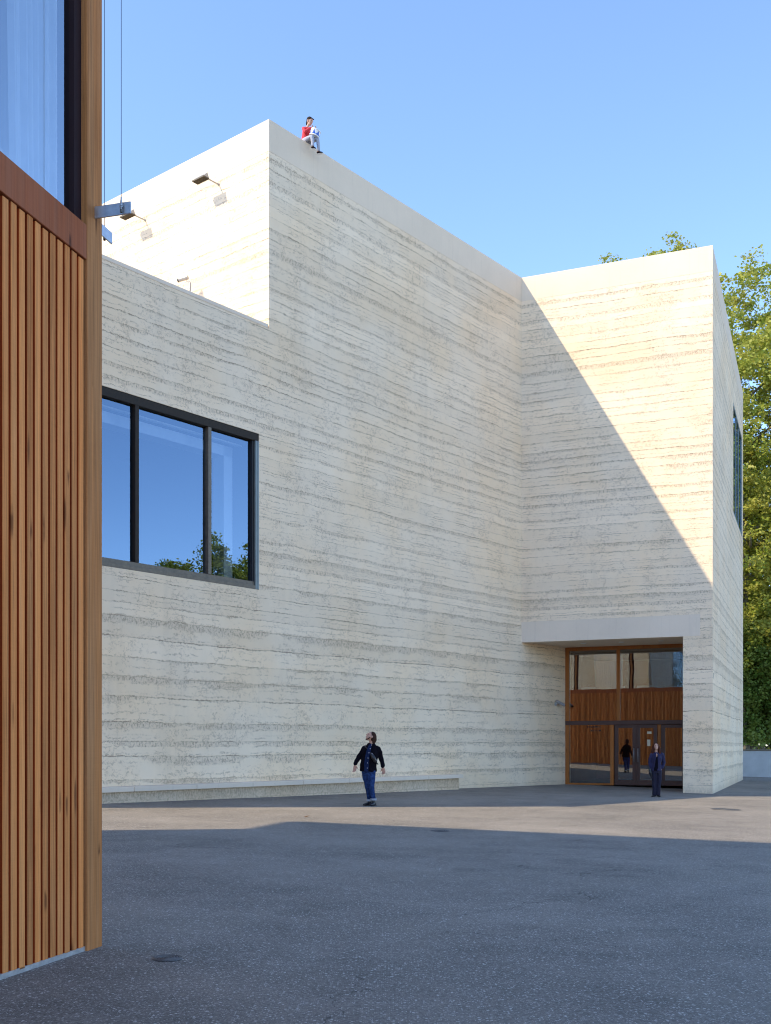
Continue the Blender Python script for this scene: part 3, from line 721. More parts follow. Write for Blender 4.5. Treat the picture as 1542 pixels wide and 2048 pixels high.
# ------------------------------------------------------------------ ground covers, leaf
def cover(px, py, r, label, rings=5):
    c0 = gpix(px, py); root = empty("manhole_cover", tuple(c0)); tag(root, label, "manhole cover")
    tilt = Vector((.0241, -.0084, 1)).normalized()
    q = Z.rotation_difference(tilt); root.rotation_mode = 'QUATERNION'; root.rotation_quaternion = q
    m = MB()
    def annulus(r0, r1, z0, z1, seg=32):
        for k in range(seg):
            a0, a1 = 2*math.pi*k/seg, 2*math.pi*(k+1)/seg; e0 = Vector((math.cos(a0), math.sin(a0), 0)); ee = Vector((math.cos(a1), math.sin(a1), 0))
            m.quad(e0*r0+Z*z0, ee*r0+Z*z0, ee*r1+Z*z1, e0*r1+Z*z1)
    annulus(r*1.12, r*1.02, .004, .012); annulus(r*1.02, r, .012, .004); m.build("frame_ring", 'iron', root)
    m = MB(); annulus(r, 0.0, .006, .006)
    for k in range(rings):
        a_, b_ = r*(k+.45)/rings, r*(k+.85)/rings; annulus(a_, b_, .012, .012); annulus(a_-.003, a_, .006, .012); annulus(b_, b_+.003, .012, .006)
    m.build("lid", 'iron', root)
    m = MB(); m.box((0, 0, 0), (1, 0, 0), (0, 1, 0), Z, -r*.35, r*.35, -r*.06, r*.06, .0125, .0135); m.build("lifting_slot", 'blackmetal', root)
cover(335, 1917.5, .098, "small round iron cover with concentric rings near the timber corner post", 5)
cover(1452, 1619, .34, "large round iron cover in the sunlit strip of asphalt", 7)
cover(880, 1662, .15, "small round iron cover in shade just below the sunlit strip", 4)
c0 = gpix(613.5, 1634); m = MB()
m.add([(-.06, 0, .006), (-.02, .03, .02), (.06, .01, .03), (.02, -.03, .012), (0, 0, .004)], [(0, 4, 1), (1, 4, 2), (2, 4, 3), (3, 4, 0)])
o = m.build("fallen_leaf", 'dryleaf'); o.location = c0; tag(o, "single dry fallen leaf on the sunlit asphalt", "leaf")

# ------------------------------------------------------------------ low wall at the back
lw0 = Vector((18.4, 55.7, 0))-bDir*7; m = MB()
m.box(lw0, bDir, -nB, Z, 0, 40, 0, .28, -2.2, EYE-.30)
lw = empty("garden_wall", tuple(lw0)); tag(lw, "low grey plastered boundary wall below the trees", "wall")
m.v = [v-lw0 for v in m.v]; m.build("wall_body", 'plaster', lw)
m = MB(); m.box((0, 0, 0), bDir, -nB, Z, 0, 40, -.03, .31, EYE-.298, EYE-.22); m.build("coping", 'bronze_lt', lw, bevel=.01)

# ------------------------------------------------------------------ trees
def tree(name, label, loc, H, crown, seed, nleaf, lsize, mat, cat="tree", group=None, trunk_r=.35, low=.25, forks=7):
    rg = np.random.default_rng(seed); rnd = random.Random(seed)
    root = empty(name, loc); tag(root, label, cat, group)
    m = MB(); cx, cz = crown                                # crown radius, crown half height
    zc = H-cz
    lean = Vector((rnd.uniform(-.05, .05), rnd.uniform(-.05, .05), 0))
    tp = [lean*(H*.8*t)+Vector((math.sin(t*5+seed)*.25*t, math.cos(t*4+seed)*.25*t, H*.82*t)) for t in (0, .12, .25, .4, .55, .7, .85, 1)]
    m.tube(tp, [trunk_r*k for k in (1.25, 1, .88, .74, .58, .42, .26, .1)], 9)
    tips = []
    for i in range(forks*3):
        t = rnd.uniform(low, .95); k = t*7; j = min(int(k), 6); b = tp[j].lerp(tp[j+1], k-j)
        an = i*2.4+rnd.uniform(-.4, .4); rr = cx*math.sqrt(max(.05, 1-((b.z+cz*.25-zc)/(cz*1.15))**2))*rnd.uniform(.55, .98)
        e = b+Vector((math.cos(an)*rr, math.sin(an)*rr, rnd.uniform(.15, .5)*rr))
        mid = b.lerp(e, .5)+Vector((rnd.uniform(-.3, .3), rnd.uniform(-.3, .3), .12*rr))
        r0 = trunk_r*.42*(1-t*.6)
        m.tube([b, b.lerp(mid, .5)+Vector((0, 0, .05*rr)), mid, e], [r0, r0*.75, r0*.5, r0*.12], 6)
        tips += [mid, e]
        for q in range(2):
            a2 = an+rnd.uniform(-1, 1); e2 = mid+Vector((math.cos(a2), math.sin(a2), rnd.uniform(0, .8)))*rr*.4
            m.tube([mid, mid.lerp(e2, .5)+Vector((0, 0, .1)), e2], [r0*.42, r0*.28, r0*.06], 5); tips.append(e2)
    m.build("trunk", 'bark', root, smooth=True)
    # leaf clumps: points in a lumpy ellipsoid shell plus round the branch tips
    nc = max(40, nleaf//90); C = []
    lob = [(rg.normal(size=3), rg.uniform(.72, 1.12)) for _ in range(16)]
    while len(C) < nc:
        d = rg.normal(size=3); d /= np.linalg.norm(d)
        k = max((max(0, float(np.dot(d, l/np.linalg.norm(l))))**5)*s for l, s in lob)
        rad = (.70+.34*k)*rg.uniform(.35, 1)**.5
        p = np.array([d[0]*cx*rad, d[1]*cx*rad, zc+d[2]*cz*rad*(1.0 if d[2] > 0 else .95)])
        if p[2] < H*low*.8: continue
        C.append(p)
    for t in tips: C.append(np.array(t))
    C = np.array(C); n = nleaf
    ci = rg.integers(0, len(C), n); sp = lsize*rg.uniform(1.6, 4.2, len(C))
    off = rg.normal(size=(n, 3)); off *= (rg.uniform(0.25, 1, n)/np.linalg.norm(off, axis=1))[:, None]
    off[:, 2] *= .62
    P = C[ci]+off*sp[ci][:, None]
    u = rg.normal(size=(n, 3)); u[:, 2] *= .5; u /= np.linalg.norm(u, axis=1)[:, None]
    w_ = rg.normal(size=(n, 3)); w_[:, 2] += .2; v = np.cross(w_, u); v /= np.linalg.norm(v, axis=1)[:, None]
    nn = np.cross(u, v); s = (lsize*rg.uniform(.5, 1.0, n))[:, None]
    a = P-u*s*.5; b = P+v*s*.36+nn*s*.07; c_ = P+u*s*.55; d_ = P-v*s*.36+nn*s*.07
    V = np.stack([a, b, c_, d_], 1).reshape(-1, 3)
    me = bpy.data.meshes.new("crown"); me.vertices.add(4*n); me.vertices.foreach_set("co", V.astype(np.float32).ravel())
    me.loops.add(4*n); me.loops.foreach_set("vertex_index", np.arange(4*n, dtype=np.int32))
    me.polygons.add(n); me.polygons.foreach_set("loop_start", np.arange(0, 4*n, 4, dtype=np.int32)); me.update(calc_edges=True)
    link("crown", me, mat, root); return root
def tl(px, d): q = (px-CX)/FPX; return (q*d, d, zg(q*d, d))
G = "trees beyond the museum"
tree("plane_tree", "tall yellow-green tree rising above the low garden wall beside the flank", tl(1496, 62), 28.6, (8.4, 12.8), 3, 200000, .245, 'leafA', group=G, trunk_r=.5, low=.22)
tree("plane_tree", "tall yellow-green tree whose tips show over the entrance wall parapet", tl(1346, 72), 35.0, (3.4, 9.0), 5, 60000, .25, 'leafA', group=G, trunk_r=.5, low=.5)
tree("plane_tree", "slender tree with only its tip over the parapet near the inner corner", tl(1215, 76), 35.6, (2.6, 8.0), 8, 36000, .25, 'leafA', group=G, trunk_r=.4, low=.5)
tree("plane_tree", "broad olive tree standing behind the tall yellow-green one", tl(1600, 74), 25.0, (7.5, 10.5), 11, 80000, .28, 'leafC', group=G, trunk_r=.45, low=.2)
U = "dark undergrowth trees behind the garden wall"
for i, (px, d, H, cx, cz) in enumerate(((1497, 59.0, 9.0, 2.2, 4.0), (1524, 60.5, 8.0, 2.4, 3.6), (1556, 59.5, 10.0, 2.8, 4.4))):
    lab = ("thin-stemmed dark green tree against the museum's flank above the garden wall", "low forked dark green tree showing its stems over the garden wall", "dark green tree over the garden wall furthest from the flank")[i]
    tree("understorey_tree", lab, tl(px, d), H, (cx, cz), 21+i, 14000, .24, 'leafB', group=U, trunk_r=.11, low=.22, forks=4)
tree("tall_shrub", "sunlit yellowish shrub behind the garden wall under the dark trees", tl(1515, 68), 6.0, (5.5, 2.8), 33, 9000, .34, 'leafA', "shrub", None, .08, .1, 4)
RT = "trees across the forecourt mirrored in the big window"
for i, (x, y, H, cx, cz) in enumerate(((33.0, 29.3, 15.0, 1.9, 5.5), (35.5, 32.0, 15.4, 2.4, 6.0), (33.5, 27.0, 14.1, 1.5, 4.4))):
    lab = ("round olive tree mirrored in the middle of the big window's reflection", "tallest of the trees mirrored in the big window's right pane", "small slim tree mirrored at the edge of the window reflection")[i]
    tree("courtyard_tree", lab, (x, y, zg(x, y)), H, (cx, cz), 41+i, 30000, .22, 'leafA', group=RT, trunk_r=.2, low=.25, forks=5)

# ------------------------------------------------------------------ people
def loft(mb, secs, seg=14):
    """secs: (centre, ra along side vector, rb across, side vector)"""
    b = len(mb.v); n = len(secs)
    for i, (c_, ra, rb, sd_) in enumerate(secs):
        c_ = Vector(c_); t = (Vector(secs[min(i+1, n-1)][0])-Vector(secs[max(i-1, 0)][0])).normalized()
        u = Vector(sd_); u = (u-t*u.dot(t)).normalized(); v = t.cross(u)
        for k in range(seg):
            a = 2*math.pi*k/seg; mb.v.append(c_+u*math.cos(a)*ra+v*math.sin(a)*rb)
    for i in range(n-1):
        for k in range(seg):
            k2 = (k+1) % seg; mb.f.append((b+i*seg+k, b+i*seg+k2, b+(i+1)*seg+k2, b+(i+1)*seg+k))
    mb.f.append(tuple(b+k for k in range(seg))[::-1]); mb.f.append(tuple(b+(n-1)*seg+k for k in range(seg)))
    return mb
def limb(mb, pts, rad, seg=10):
    pts = [Vector(p) for p in pts]; X = Vector((1, 0.13, 0.07))
    out = []; n = len(pts)
    t0 = (pts[0]-pts[1]).normalized(); t1 = (pts[-1]-pts[-2]).normalized()
    out.append((pts[0]+t0*rad[0]*.8, rad[0]*.45, rad[0]*.45, X))
    for p, r in zip(pts, rad): out.append((p, r, r, X))
    out.append((pts[-1]+t1*rad[-1]*.8, rad[-1]*.45, rad[-1]*.45, X))
    return loft(mb, out, seg)
def ball(mb, c_, rx, ry, rz, axis=(0, 0, 1), side=(1, 0, 0)):
    ax = Vector(axis).normalized(); secs = []
    for k in range(9):
        a = -math.pi/2+math.pi*k/8; rr = max(math.cos(a), .12)
        secs.append((Vector(c_)+ax*math.sin(a)*rz, rx*rr, ry*rr, side))
    return loft(mb, secs, 14)
def hand(mb, w_, d, side, thumb, scale=1.0, curl=.35):
    """palm from wrist w_ along d, fingers fan along side, thumb leaves the side of the palm"""
    w_, d, side = Vector(w_), Vector(d).normalized(), Vector(side); side = (side-d*side.dot(d)).normalized(); nn = d.cross(side)
    s = scale
    loft(mb, [(w_, .026*s, .019*s, side), (w_+d*.04*s, .038*s, .015*s, side), (w_+d*.09*s, .042*s, .013*s, side)], 10)
    for i, (k, L) in enumerate(((-.030, .068), (-.010, .078), (.011, .073), (.030, .056))):
        b = w_+d*.085*s+side*k*s; m1 = b+(d*.95+nn*curl*.5).normalized()*L*.45*s; m2 = m1+(d*.75+nn*curl*1.6).normalized()*L*.33*s; m3 = m2+(d*.45+nn*curl*2.2).normalized()*L*.26*s
        limb(mb, [b, m1, m2, m3], [.0098*s, .0095*s, .0088*s, .0075*s], 8)
    sg = -1 if thumb < 0 else 1
    b = w_+d*.030*s+side*sg*.030*s; m1 = b+(d*.65+side*sg*.7).normalized()*.036*s; m2 = m1+(d*.92+side*sg*.25+nn*.25).normalized()*.034*s
    limb(mb, [b, m1, m2], [.0125*s, .0115*s, .009*s], 8)
DG = None
def organic(mb, name, mat, parent, voxel=.010, smooth=4, fold=0.0):
    me = bpy.data.meshes.new(name); me.from_pydata([tuple(v) for v in mb.v], [], mb.f); me.update()
    o = bpy.data.objects.new(name, me); COL.objects.link(o)
    r = o.modifiers.new("r", 'REMESH'); r.mode = 'VOXEL'; r.voxel_size = voxel
    if smooth: sm = o.modifiers.new("s", 'SMOOTH'); sm.factor = .5; sm.iterations = smooth
    dg = bpy.context.evaluated_depsgraph_get(); me2 = bpy.data.meshes.new_from_object(o.evaluated_get(dg))
    if fold:
        from mathutils import noise as mn
        sd0 = len(name)*3.7
        for v in me2.vertices:
            c0 = v.co; k = mn.noise(Vector((c0.x*9+sd0, c0.y*9, c0.z*6+2.5*c0.x)))+.5*mn.noise(Vector((c0.x*24, c0.y*24+sd0, c0.z*15)))
            v.co = c0+v.normal*(k*fold)
        me2.update()
    me2.name = name; o.modifiers.clear(); o.data = me2; me2.materials.clear(); me2.materials.append(M[mat])
    me2.polygons.foreach_set('use_smooth', [True]*len(me2.polygons)); o.parent = parent; return o
X1 = Vector((1, 0, 0))
def head(mb, c_, fwd, up, s=1.0):
    """skull, jaw, nose, lips, ears around centre c_"""
    c_, f, u = Vector(c_), Vector(fwd).normalized(), Vector(up); u = (u-f*u.dot(f)).normalized(); sd = f.cross(u)
    ball(mb, c_+u*.022*s-f*.008*s, .074*s, .092*s, .092*s, u, sd)
    loft(mb, [(c_+u*.03*s+f*.018*s, .066*s, .072*s, sd), (c_-u*.03*s+f*.022*s, .060*s, .068*s, sd), (c_-u*.075*s+f*.035*s, .043*s, .048*s, sd), (c_-u*.105*s+f*.048*s, .025*s, .028*s, sd)], 12)
    limb(mb, [c_+u*.018*s+f*.086*s, c_-u*.010*s+f*.104*s, c_-u*.022*s+f*.106*s], [.009*s, .012*s, .014*s], 8)
    limb(mb, [c_-u*.052*s+f*.086*s-sd*.02*s, c_-u*.052*s+f*.092*s, c_-u*.052*s+f*.086*s+sd*.02*s], [.006*s, .009*s, .006*s], 8)
    limb(mb, [c_+u*.030*s+f*.080*s-sd*.045*s, c_+u*.036*s+f*.088*s, c_+u*.030*s+f*.080*s+sd*.045*s], [.008*s, .009*s, .008*s], 8)
    for q in (-1, 1): ball(mb, c_+sd*q*.077*s-f*.008*s-u*.004*s, .009*s, .020*s, .032*s, u, sd)
    return sd, f, u
def face_bits(parent, c_, sd, f, u, s=1.0):
    m = MB()
    for q in (-1, 1): ball(m, Vector(c_)+sd*q*.031*s+f*.079*s+u*.014*s, .013*s, .008*s, .007*s, u, sd)
    m.build("eyes", 'hairB', parent, smooth=True)

# man in a black jacket, walking and looking up
def make_man():
    p = gpix(741.5, 1611.5); r = empty("person", tuple(p))
    tag(r, "person in black jacket and blue jeans standing with head tipped back, looking up", "person")
    fw = Vector((-.72, -.62, .30)); hc = Vector((-.005, 0, 1.615)); up = Vector((.30, .20, 1))
    m = MB(); sd, f, u = head(m, hc, Vector((-.78, -.38, .52)), Vector((.45, .22, .85)), 1.05)
    limb(m, [(.04, .02, 1.36), (.02, .01, 1.46), (.012, .008, 1.54)], [.066, .058, .056])
    loft(m, [((-.04, 0, .80), .15, .11, X1), ((-.03, 0, 1.0), .145, .105, X1), ((0, 0, 1.22), .15, .10, X1), ((.02, .01, 1.34), .10, .075, X1)])
    limb(m, [(-.12, .01, 1.32), (-.26, .03, 1.15), (-.365, -.02, .955)], [.05, .042, .028]); hand(m, (-.366, -.02, .955), (-.06, -.10, -1), (.8, -.5, .1), 1, 1.15)
    limb(m, [(.135, .02, 1.32), (.228, .05, 1.13), (.285, -.01, .90)], [.05, .042, .028]); hand(m, (.285, -.01, .90), (.18, -.15, -1), (.9, -.5, 0), -1, 1.12)
    limb(m, [(-.10, .03, .85), (-.075, .05, .47), (-.030, .095, .10)], [.065, .042, .034]); limb(m, [(.02, -.02, .85), (.015, -.07, .49), (.062, -.02, .10)], [.065, .044, .034])
    organic(m, "body", 'skin', r, .0075, 1); face_bits(r, hc, sd, f, u)
    # hair: cap over the back of the skull, hanging to the collar
    m = MB(); ball(m, hc-f*.026+u*.046, .092, .092, .090, u, sd)
    limb(m, [hc-f*.06+u*.06, hc-f*.108-u*.02, hc-f*.10-u*.10-Z*.02, hc-f*.07-u*.13-Z*.03], [.070, .074, .066, .045]); limb(m, [hc-f*.04-sd*.06+u*.03, hc-f*.05-sd*.07-u*.06], [.035, .034]); limb(m, [hc-f*.04+sd*.06+u*.03, hc-f*.05+sd*.07-u*.06], [.035, .034])
    organic(m, "hair", 'hairM', r, .010, 2)
    m = MB(); limb(m, [hc-u*.045+f*.030-sd*.066, hc-u*.102+f*.055-sd*.03, hc-u*.112+f*.066, hc-u*.102+f*.055+sd*.03, hc-u*.045+f*.030+sd*.066], [.013, .015, .016, .015, .013]); organic(m, "beard", 'hairM', r, .009, 1)
    # jacket
    m = MB()
    loft(m, [((-.06, .005, .80), .205, .150, X1), ((-.055, .005, .95), .195, .145, X1), ((-.03, 0, 1.12), .190, .140, X1), ((0, .01, 1.26), .195, .138, X1), ((.010, .015, 1.36), .160, .112, X1), ((.016, .018, 1.415), .105, .085, X1), ((.018, .018, 1.46), .080, .072, X1)])
    limb(m, [(-.130, .01, 1.345), (-.205, .03, 1.25), (-.275, .03, 1.14), (-.335, 0, 1.03), (-.36, -.018, .975)], [.074, .068, .060, .052, .047])
    limb(m, [(.150, .02, 1.340), (.208, .045, 1.23), (.238, .05, 1.12), (.265, .01, 1.0), (.283, -.008, .925)], [.074, .068, .060, .052, .047])
    organic(m, "jacket", 'black', r, .011, 3, .016)
    # open front: denim shirt panel a little proud of the jacket, with buttons
    m = MB(); pts = [(-.105, -.135, .785), (-.10, -.150, .95), (-.085, -.152, 1.10), (-.055, -.150, 1.26), (-.02, -.128, 1.38), (.005, -.090, 1.44)]
    wdt = (.055, .055, .056, .055, .042, .022)
    loft(m, [(q, w_, .022, X1) for q, w_ in zip(pts, wdt)], 12); organic(m, "shirt", 'denims', r, .008, 2)
    m = MB()
    for t in (.12, .27, .42, .57, .72, .93):
        k = t*5; j = min(int(k), 4); q = Vector(pts[j]).lerp(Vector(pts[j+1]), k-j); ball(m, q+Vector((.022, -.024, 0)), .008, .006, .008)
    m.build("shirt_button", 'button', r)
    # cross bag and strap
    m = MB(); limb(m, [(.02, -.165, 1.20), (.065, -.170, 1.12), (.10, -.158, 1.05)], [.042, .052, .040]); bag = organic(m, "sling_bag", 'leather', r, .010, 2)
    m = MB(); m.tube([(-.15, -.02, 1.40), (-.06, -.125, 1.32), (.02, -.165, 1.20)], .013, 6); m.tube([(.10, -.155, 1.05), (.17, -.08, .97)], .013, 6); m.build("strap", 'leather', r)
    m = MB(); m.tube([(.052, -.222, 1.20), (.022, -.212, 1.235)], .005, 6); m.tube([(.115, -.202, 1.09), (.13, -.19, 1.06)], .008, 6); m.build("buckle", 'steel', r)
    # jeans
    m = MB()
    loft(m, [((-.06, .005, .90), .158, .115, X1), ((-.055, .005, .80), .165, .122, X1), ((-.045, .005, .72), .150, .112, X1)])
    limb(m, [(-.125, .03, .80), (-.105, .04, .64), (-.075, .05, .47), (-.050, .075, .30), (-.028, .095, .155)], [.092, .084, .068, .060, .060])
    limb(m, [(.028, -.02, .80), (.022, -.05, .65), (.014, -.075, .49), (.038, -.05, .30), (.062, -.022, .165)], [.096, .088, .072, .062, .062])
    organic(m, "jeans", 'denim', r, .010, 3, .013)
    for nm, q in (("cuff", (-.028, .097, .125)), ("cuff", (.064, -.020, .150))):
        m = MB(); q = Vector(q); m.tube([q-Z*.022, q+Z*.022], .074, 14); m.build(nm, 'cuff', r, smooth=False)
    for q, t in ((Vector((-.028, .095, 0)), Vector((-.75, -.55, 0))), (Vector((.064, -.02, 0)), Vector((-.45, -.85, 0)))):
        t.normalize(); s_d = Vector((t.y, -t.x, 0)); m = MB()
        loft(m, [(q-t*.085+Z*.045, .036, .040, s_d), (q-t*.03+Z*.05, .046, .050, s_d), (q+t*.05+Z*.042, .050, .040, s_d), (q+t*.13+Z*.033, .050, .030, s_d), (q+t*.175+Z*.028, .034, .022, s_d)], 12)
        limb(m, [q+Z*.06, q+Z*.14], [.05, .048]); organic(m, "shoe", 'leather', r, .009, 2)
        m = MB(); loft(m, [(q-t*.095+Z*.010, .034, .010, s_d), (q+t*.05+Z*.010, .052, .010, s_d), (q+t*.18+Z*.010, .034, .010, s_d)], 10); m.build("sole", 'sole', r)
make_man()

def make_woman():
    p = gpix(1313, 1593.8); r = empty("person", tuple(p)); r.scale = (.985, .985, .985)
    tag(r, "person in a navy trouser suit with long auburn hair standing before the glass entrance", "person")
    hc = Vector((-.015, -.01, 1.53)); m = MB()
    sd, f, u = head(m, hc, Vector((-.16, -.95, .28)), Vector((0, .28, .96)), .95)
    limb(m, [(0, .015, 1.28), (-.008, .005, 1.38), (-.012, 0, 1.45)], [.058, .046, .045])
    loft(m, [((0, 0, .82), .135, .10, X1), ((0, 0, 1.0), .115, .09, X1), ((0, -.005, 1.18), .14, .10, X1), ((.005, .01, 1.31), .13, .08, X1)])
    limb(m, [(-.15, .01, 1.29), (-.20, .03, 1.05), (-.175, .0, .84)], [.042, .036, .025]); hand(m, (-.175, 0, .84), (.02, -.10, -1), (.1, -1, 0), -1, .9)
    limb(m, [(.17, .01, 1.30), (.232, .05, 1.04), (.150, -.02, .87)], [.042, .036, .025]); hand(m, (.150, -.02, .88), (-.35, -.1, -1), (.2, -1, 0), -1, .85, .15)
    limb(m, [(-.075, 0, .82), (-.07, -.005, .46), (-.065, .02, .09)], [.08, .055, .038]); limb(m, [(.075, 0, .82), (.07, -.005, .46), (.062, .02, .09)], [.08, .055, .038])
    organic(m, "body", 'skin', r, .0075, 1); face_bits(r, hc, sd, f, u, .95)
    m = MB(); ball(m, hc-f*.032+u*.034, .088, .085, .086, u, sd)
    for q in (-1, 1):
        limb(m, [hc+u*.075+sd*q*.03+f*.015, hc+sd*q*.078+u*.02-f*.005, hc+sd*q*.100-Z*.07+f*.005, hc+sd*q*.112-Z*.16+f*.01, hc+sd*q*.100-Z*.225+f*.02], [.034, .032, .042, .048, .030])
    limb(m, [hc-f*.07+u*.03, hc-f*.075-Z*.10, hc-f*.07-Z*.20], [.075, .082, .075]); organic(m, "hair", 'hairW', r, .010, 2)
    m = MB()
    loft(m, [((-.005, 0, .80), .168, .128, X1), ((-.005, 0, .92), .160, .122, X1), ((0, 0, 1.04), .142, .112, X1), ((0, -.005, 1.18), .165, .122, X1), ((.005, .01, 1.29), .165, .105, X1), ((.0, .015, 1.355), .095, .075, X1)])
    limb(m, [(-.145, .012, 1.295), (-.185, .025, 1.17), (-.203, .03, 1.05), (-.192, .01, .94), (-.178, .0, .865)], [.063, .058, .052, .046, .040])
    limb(m, [(.165, .012, 1.305), (.212, .035, 1.18), (.240, .05, 1.05), (.200, .015, .95), (.158, -.02, .885)], [.064, .060, .055, .050, .045])
    organic(m, "jacket", 'navy', r, .011, 3, .014)
    m = MB(); pts = [(-.045, -.112, .80), (-.04, -.112, .95), (-.032, -.108, 1.08), (-.025, -.112, 1.19), (-.015, -.090, 1.30)]
    loft(m, [(q, w_, .020, X1) for q, w_ in zip(pts, (.062, .058, .05, .044, .02))], 12); organic(m, "dark_top", 'black', r, .008, 2)
    m = MB(); limb(m, [(-.016, -.092, 1.31), (-.020, -.118, 1.25), (-.024, -.126, 1.215)], [.022, .014, .006]); organic(m, "neckline", 'skin', r, .006, 1)
    for q in (-1, 1):
        m = MB(); limb(m, [(-.01+q*.03, -.088, 1.33), (-.022+q*.052, -.124, 1.20), (-.03+q*.055, -.124, 1.06), (-.04+q*.062, -.126, .90)], [.014, .020, .016, .012]); organic(m, "lapel", 'navy', r, .008, 1)
    m = MB()
    loft(m, [((0, 0, .90), .135, .105, X1), ((0, 0, .80), .150, .115, X1), ((0, 0, .72), .145, .108, X1)])
    limb(m, [(-.078, 0, .80), (-.074, -.01, .62), (-.070, -.008, .46), (-.066, .012, .26), (-.064, .018, .06)], [.092, .084, .072, .066, .064])
    limb(m, [(.078, 0, .80), (.076, -.01, .62), (.072, -.008, .46), (.066, .012, .26), (.062, .018, .06)], [.092, .084, .072, .066, .064])
    organic(m, "trousers", 'navyd', r, .010, 3, .012)
    m = MB(); limb(m, [(-.205, -.01, .86), (-.195, -.02, .74), (-.155, -.02, .60)], [.045, .052, .028]); organic(m, "shoulder_bag", 'leather', r, .010, 2)
    m = MB(); m.tube([(-.13, .03, 1.34), (-.215, .02, 1.1), (-.21, -.01, .86)], .010, 6); m.build("bag_strap", 'leather', r)
    for q, t in ((Vector((-.066, .02, 0)), Vector((-.62, -.78, 0))), (Vector((.062, .02, 0)), Vector((.10, -1, 0)))):
        t.normalize(); s_d = Vector((t.y, -t.x, 0)); m = MB()
        loft(m, [(q-t*.07+Z*.038, .030, .034, s_d), (q-t*.02+Z*.045, .040, .044, s_d), (q+t*.05+Z*.034, .043, .032, s_d), (q+t*.12+Z*.024, .040, .022, s_d), (q+t*.165+Z*.020, .022, .016, s_d)], 12)
        limb(m, [q+Z*.05, q+Z*.10], [.04, .04]); organic(m, "shoe", 'leather', r, .009, 2)
make_woman()

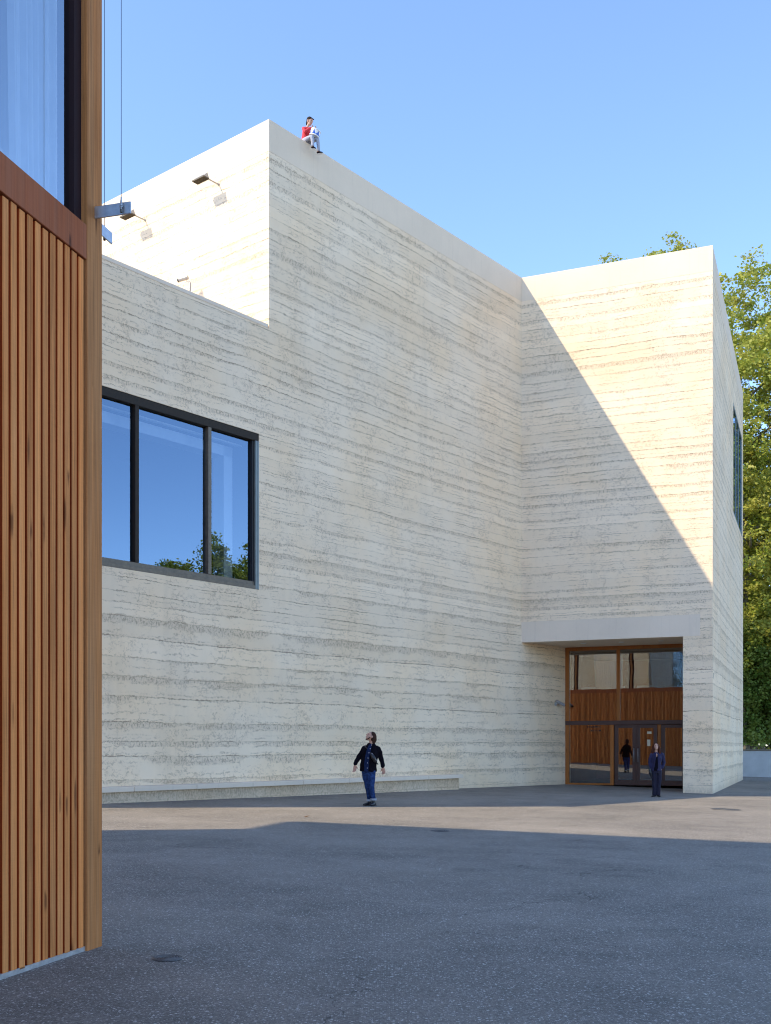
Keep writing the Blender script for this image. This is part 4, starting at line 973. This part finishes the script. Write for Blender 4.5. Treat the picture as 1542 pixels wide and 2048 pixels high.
# child-sized figure sitting on the parapet
def make_child():
    e = A_at(616)+nA*.004; r = empty("person", (e.x, e.y, ZT))
    r.rotation_euler = (0, 0, math.atan2(aDir.y, aDir.x))   # local x along the wall, local -y out over the drop
    tag(r, "small child-sized seated figure in red top on the parapet edge, legs dangling", "person")
    hc = Vector((.05, -.02, .615)); m = MB(); s = .98
    sd, f, u = head(m, hc, Vector((.05, -.93, -.30)), Vector((.02, -.25, .96)), s)
    limb(m, [(.0, .06, .40), (.02, .03, .48), (.035, 0, .55)], [.045, .038, .038])
    loft(m, [((0, .10, .06), .115, .085, X1), ((0, .09, .22), .105, .080, X1), ((0, .06, .38), .11, .075, X1), ((0, .05, .43), .08, .05, X1)])
    limb(m, [(-.12, .06, .38), (-.16, -.03, .24), (-.03, -.15, .36)], [.036, .030, .022]); hand(m, (-.03, -.15, .36), (.3, -.2, .6), (1, 0, -.3), 1, .66, .5)
    limb(m, [(.12, .06, .38), (.17, -.05, .27), (.10, -.17, .35)], [.036, .030, .022]); hand(m, (.10, -.17, .35), (-.2, -.4, .5), (1, 0, .3), -1, .66, .5)
    for x, kn, an, z2 in ((-.075, (-.075, -.22, .075), (-.065, -.235, -.20), 0), (.085, (.10, -.26, .07), (.125, -.27, -.27), 0)):
        limb(m, [(x, .08, .075), kn, an], [.058, .046, .032])
    organic(m, "body", 'skin', r, .0065, 1); face_bits(r, hc, sd, f, u, s)
    m = MB(); ball(m, hc-f*.022*s+u*.040*s, .088*s, .092*s, .082*s, u, sd); limb(m, [hc-f*.06+u*.02, hc-f*.075-u*.07], [.055, .045])
    for k in range(5): limb(m, [hc+u*.085+sd*(k-2)*.026-f*.01, hc+u*.075+sd*(k-2)*.032+f*.065], [.022, .014])
    organic(m, "hair", 'hairB', r, .008, 1)
    m = MB()
    loft(m, [((0, .10, .055), .128, .098, X1), ((0, .095, .16), .125, .098, X1), ((0, .08, .28), .120, .092, X1), ((0, .06, .385), .122, .082, X1), ((.01, .05, .445), .07, .055, X1)])
    limb(m, [(-.115, .06, .38), (-.155, .01, .30), (-.165, -.04, .24), (-.10, -.10, .30), (-.045, -.14, .35)], [.05, .046, .044, .040, .034])
    limb(m, [(.115, .06, .38), (.155, .0, .32), (.17, -.05, .27), (.135, -.12, .31), (.105, -.16, .34)], [.05, .046, .044, .040, .034])
    organic(m, "red_top", 'red', r, .009, 2, .008)
    m = MB(); loft(m, [((0, .10, .005), .128, .10, X1), ((0, .10, .10), .122, .095, X1)])
    limb(m, [(-.07, .09, .075), (-.075, -.10, .08), (-.078, -.22, .07), (-.072, -.235, -.08), (-.066, -.235, -.17)], [.070, .062, .055, .046, .046])
    limb(m, [(.08, .09, .075), (.09, -.12, .08), (.10, -.26, .065), (.115, -.27, -.10), (.125, -.27, -.235)], [.070, .062, .055, .046, .046])
    organic(m, "trousers", 'greycloth', r, .009, 2)
    for q, t in ((Vector((-.065, -.235, -.215)), Vector((-.1, -1, -.45))), (Vector((.125, -.27, -.285)), Vector((.25, -1, -.12)))):
        t.normalize(); s_d = t.cross(Z).normalized(); un = s_d.cross(t); m = MB()
        loft(m, [(q-t*.05, .026, .032, s_d), (q, .034, .040, s_d), (q+t*.06-un*.008, .036, .028, s_d), (q+t*.125-un*.014, .024, .018, s_d)], 10); organic(m, "shoe", 'black', r, .008, 1)
        m = MB(); loft(m, [(q-t*.06-un*.036, .024, .006, s_d), (q+t*.05-un*.036, .036, .006, s_d), (q+t*.13-un*.034, .022, .006, s_d)], 10); m.build("sole", 'whitep', r)
    # plain blue and white drum on the lap, a thing of its own
    return r
ch = make_child()
mw = Matrix.Translation(ch.location) @ ch.rotation_euler.to_matrix().to_4x4()
dc = mw @ Vector((.055, -.20, .215)); drum = empty("toy_drum", tuple(dc)); drum.rotation_euler = (R(14), R(10), ch.rotation_euler.z)
tag(drum, "small blue and white drum held on the seated figure's lap", "drum")
rr, hh, N = .135, .075, 24
m = MB(); m.tube([(0, 0, -hh), (0, 0, hh)], rr, N); m.build("shell", 'whitep', drum)
m = MB()
for k in range(0, N, 4):
    a0, a1, am = 2*math.pi*k/N, 2*math.pi*(k+4)/N, 2*math.pi*(k+2)/N
    pt = lambda a, z: Vector((math.cos(a)*(rr+.004), math.sin(a)*(rr+.004), z))
    m.add([pt(a0, -hh*.8), pt((a0+am)/2, -hh*.8), pt(am, -hh*.8), pt((a1+am)/2, -hh*.8), pt(a1, -hh*.8), pt(am, hh*.8)], [(0, 1, 5), (1, 2, 5), (2, 3, 5), (3, 4, 5)])
m.build("blue_panels", 'blue', drum)
for zz in (-hh, hh):
    m = MB(); m.tube([(0, 0, zz-.012), (0, 0, zz+.012)], rr+.008, N); m.build("hoop", 'whitep', drum)
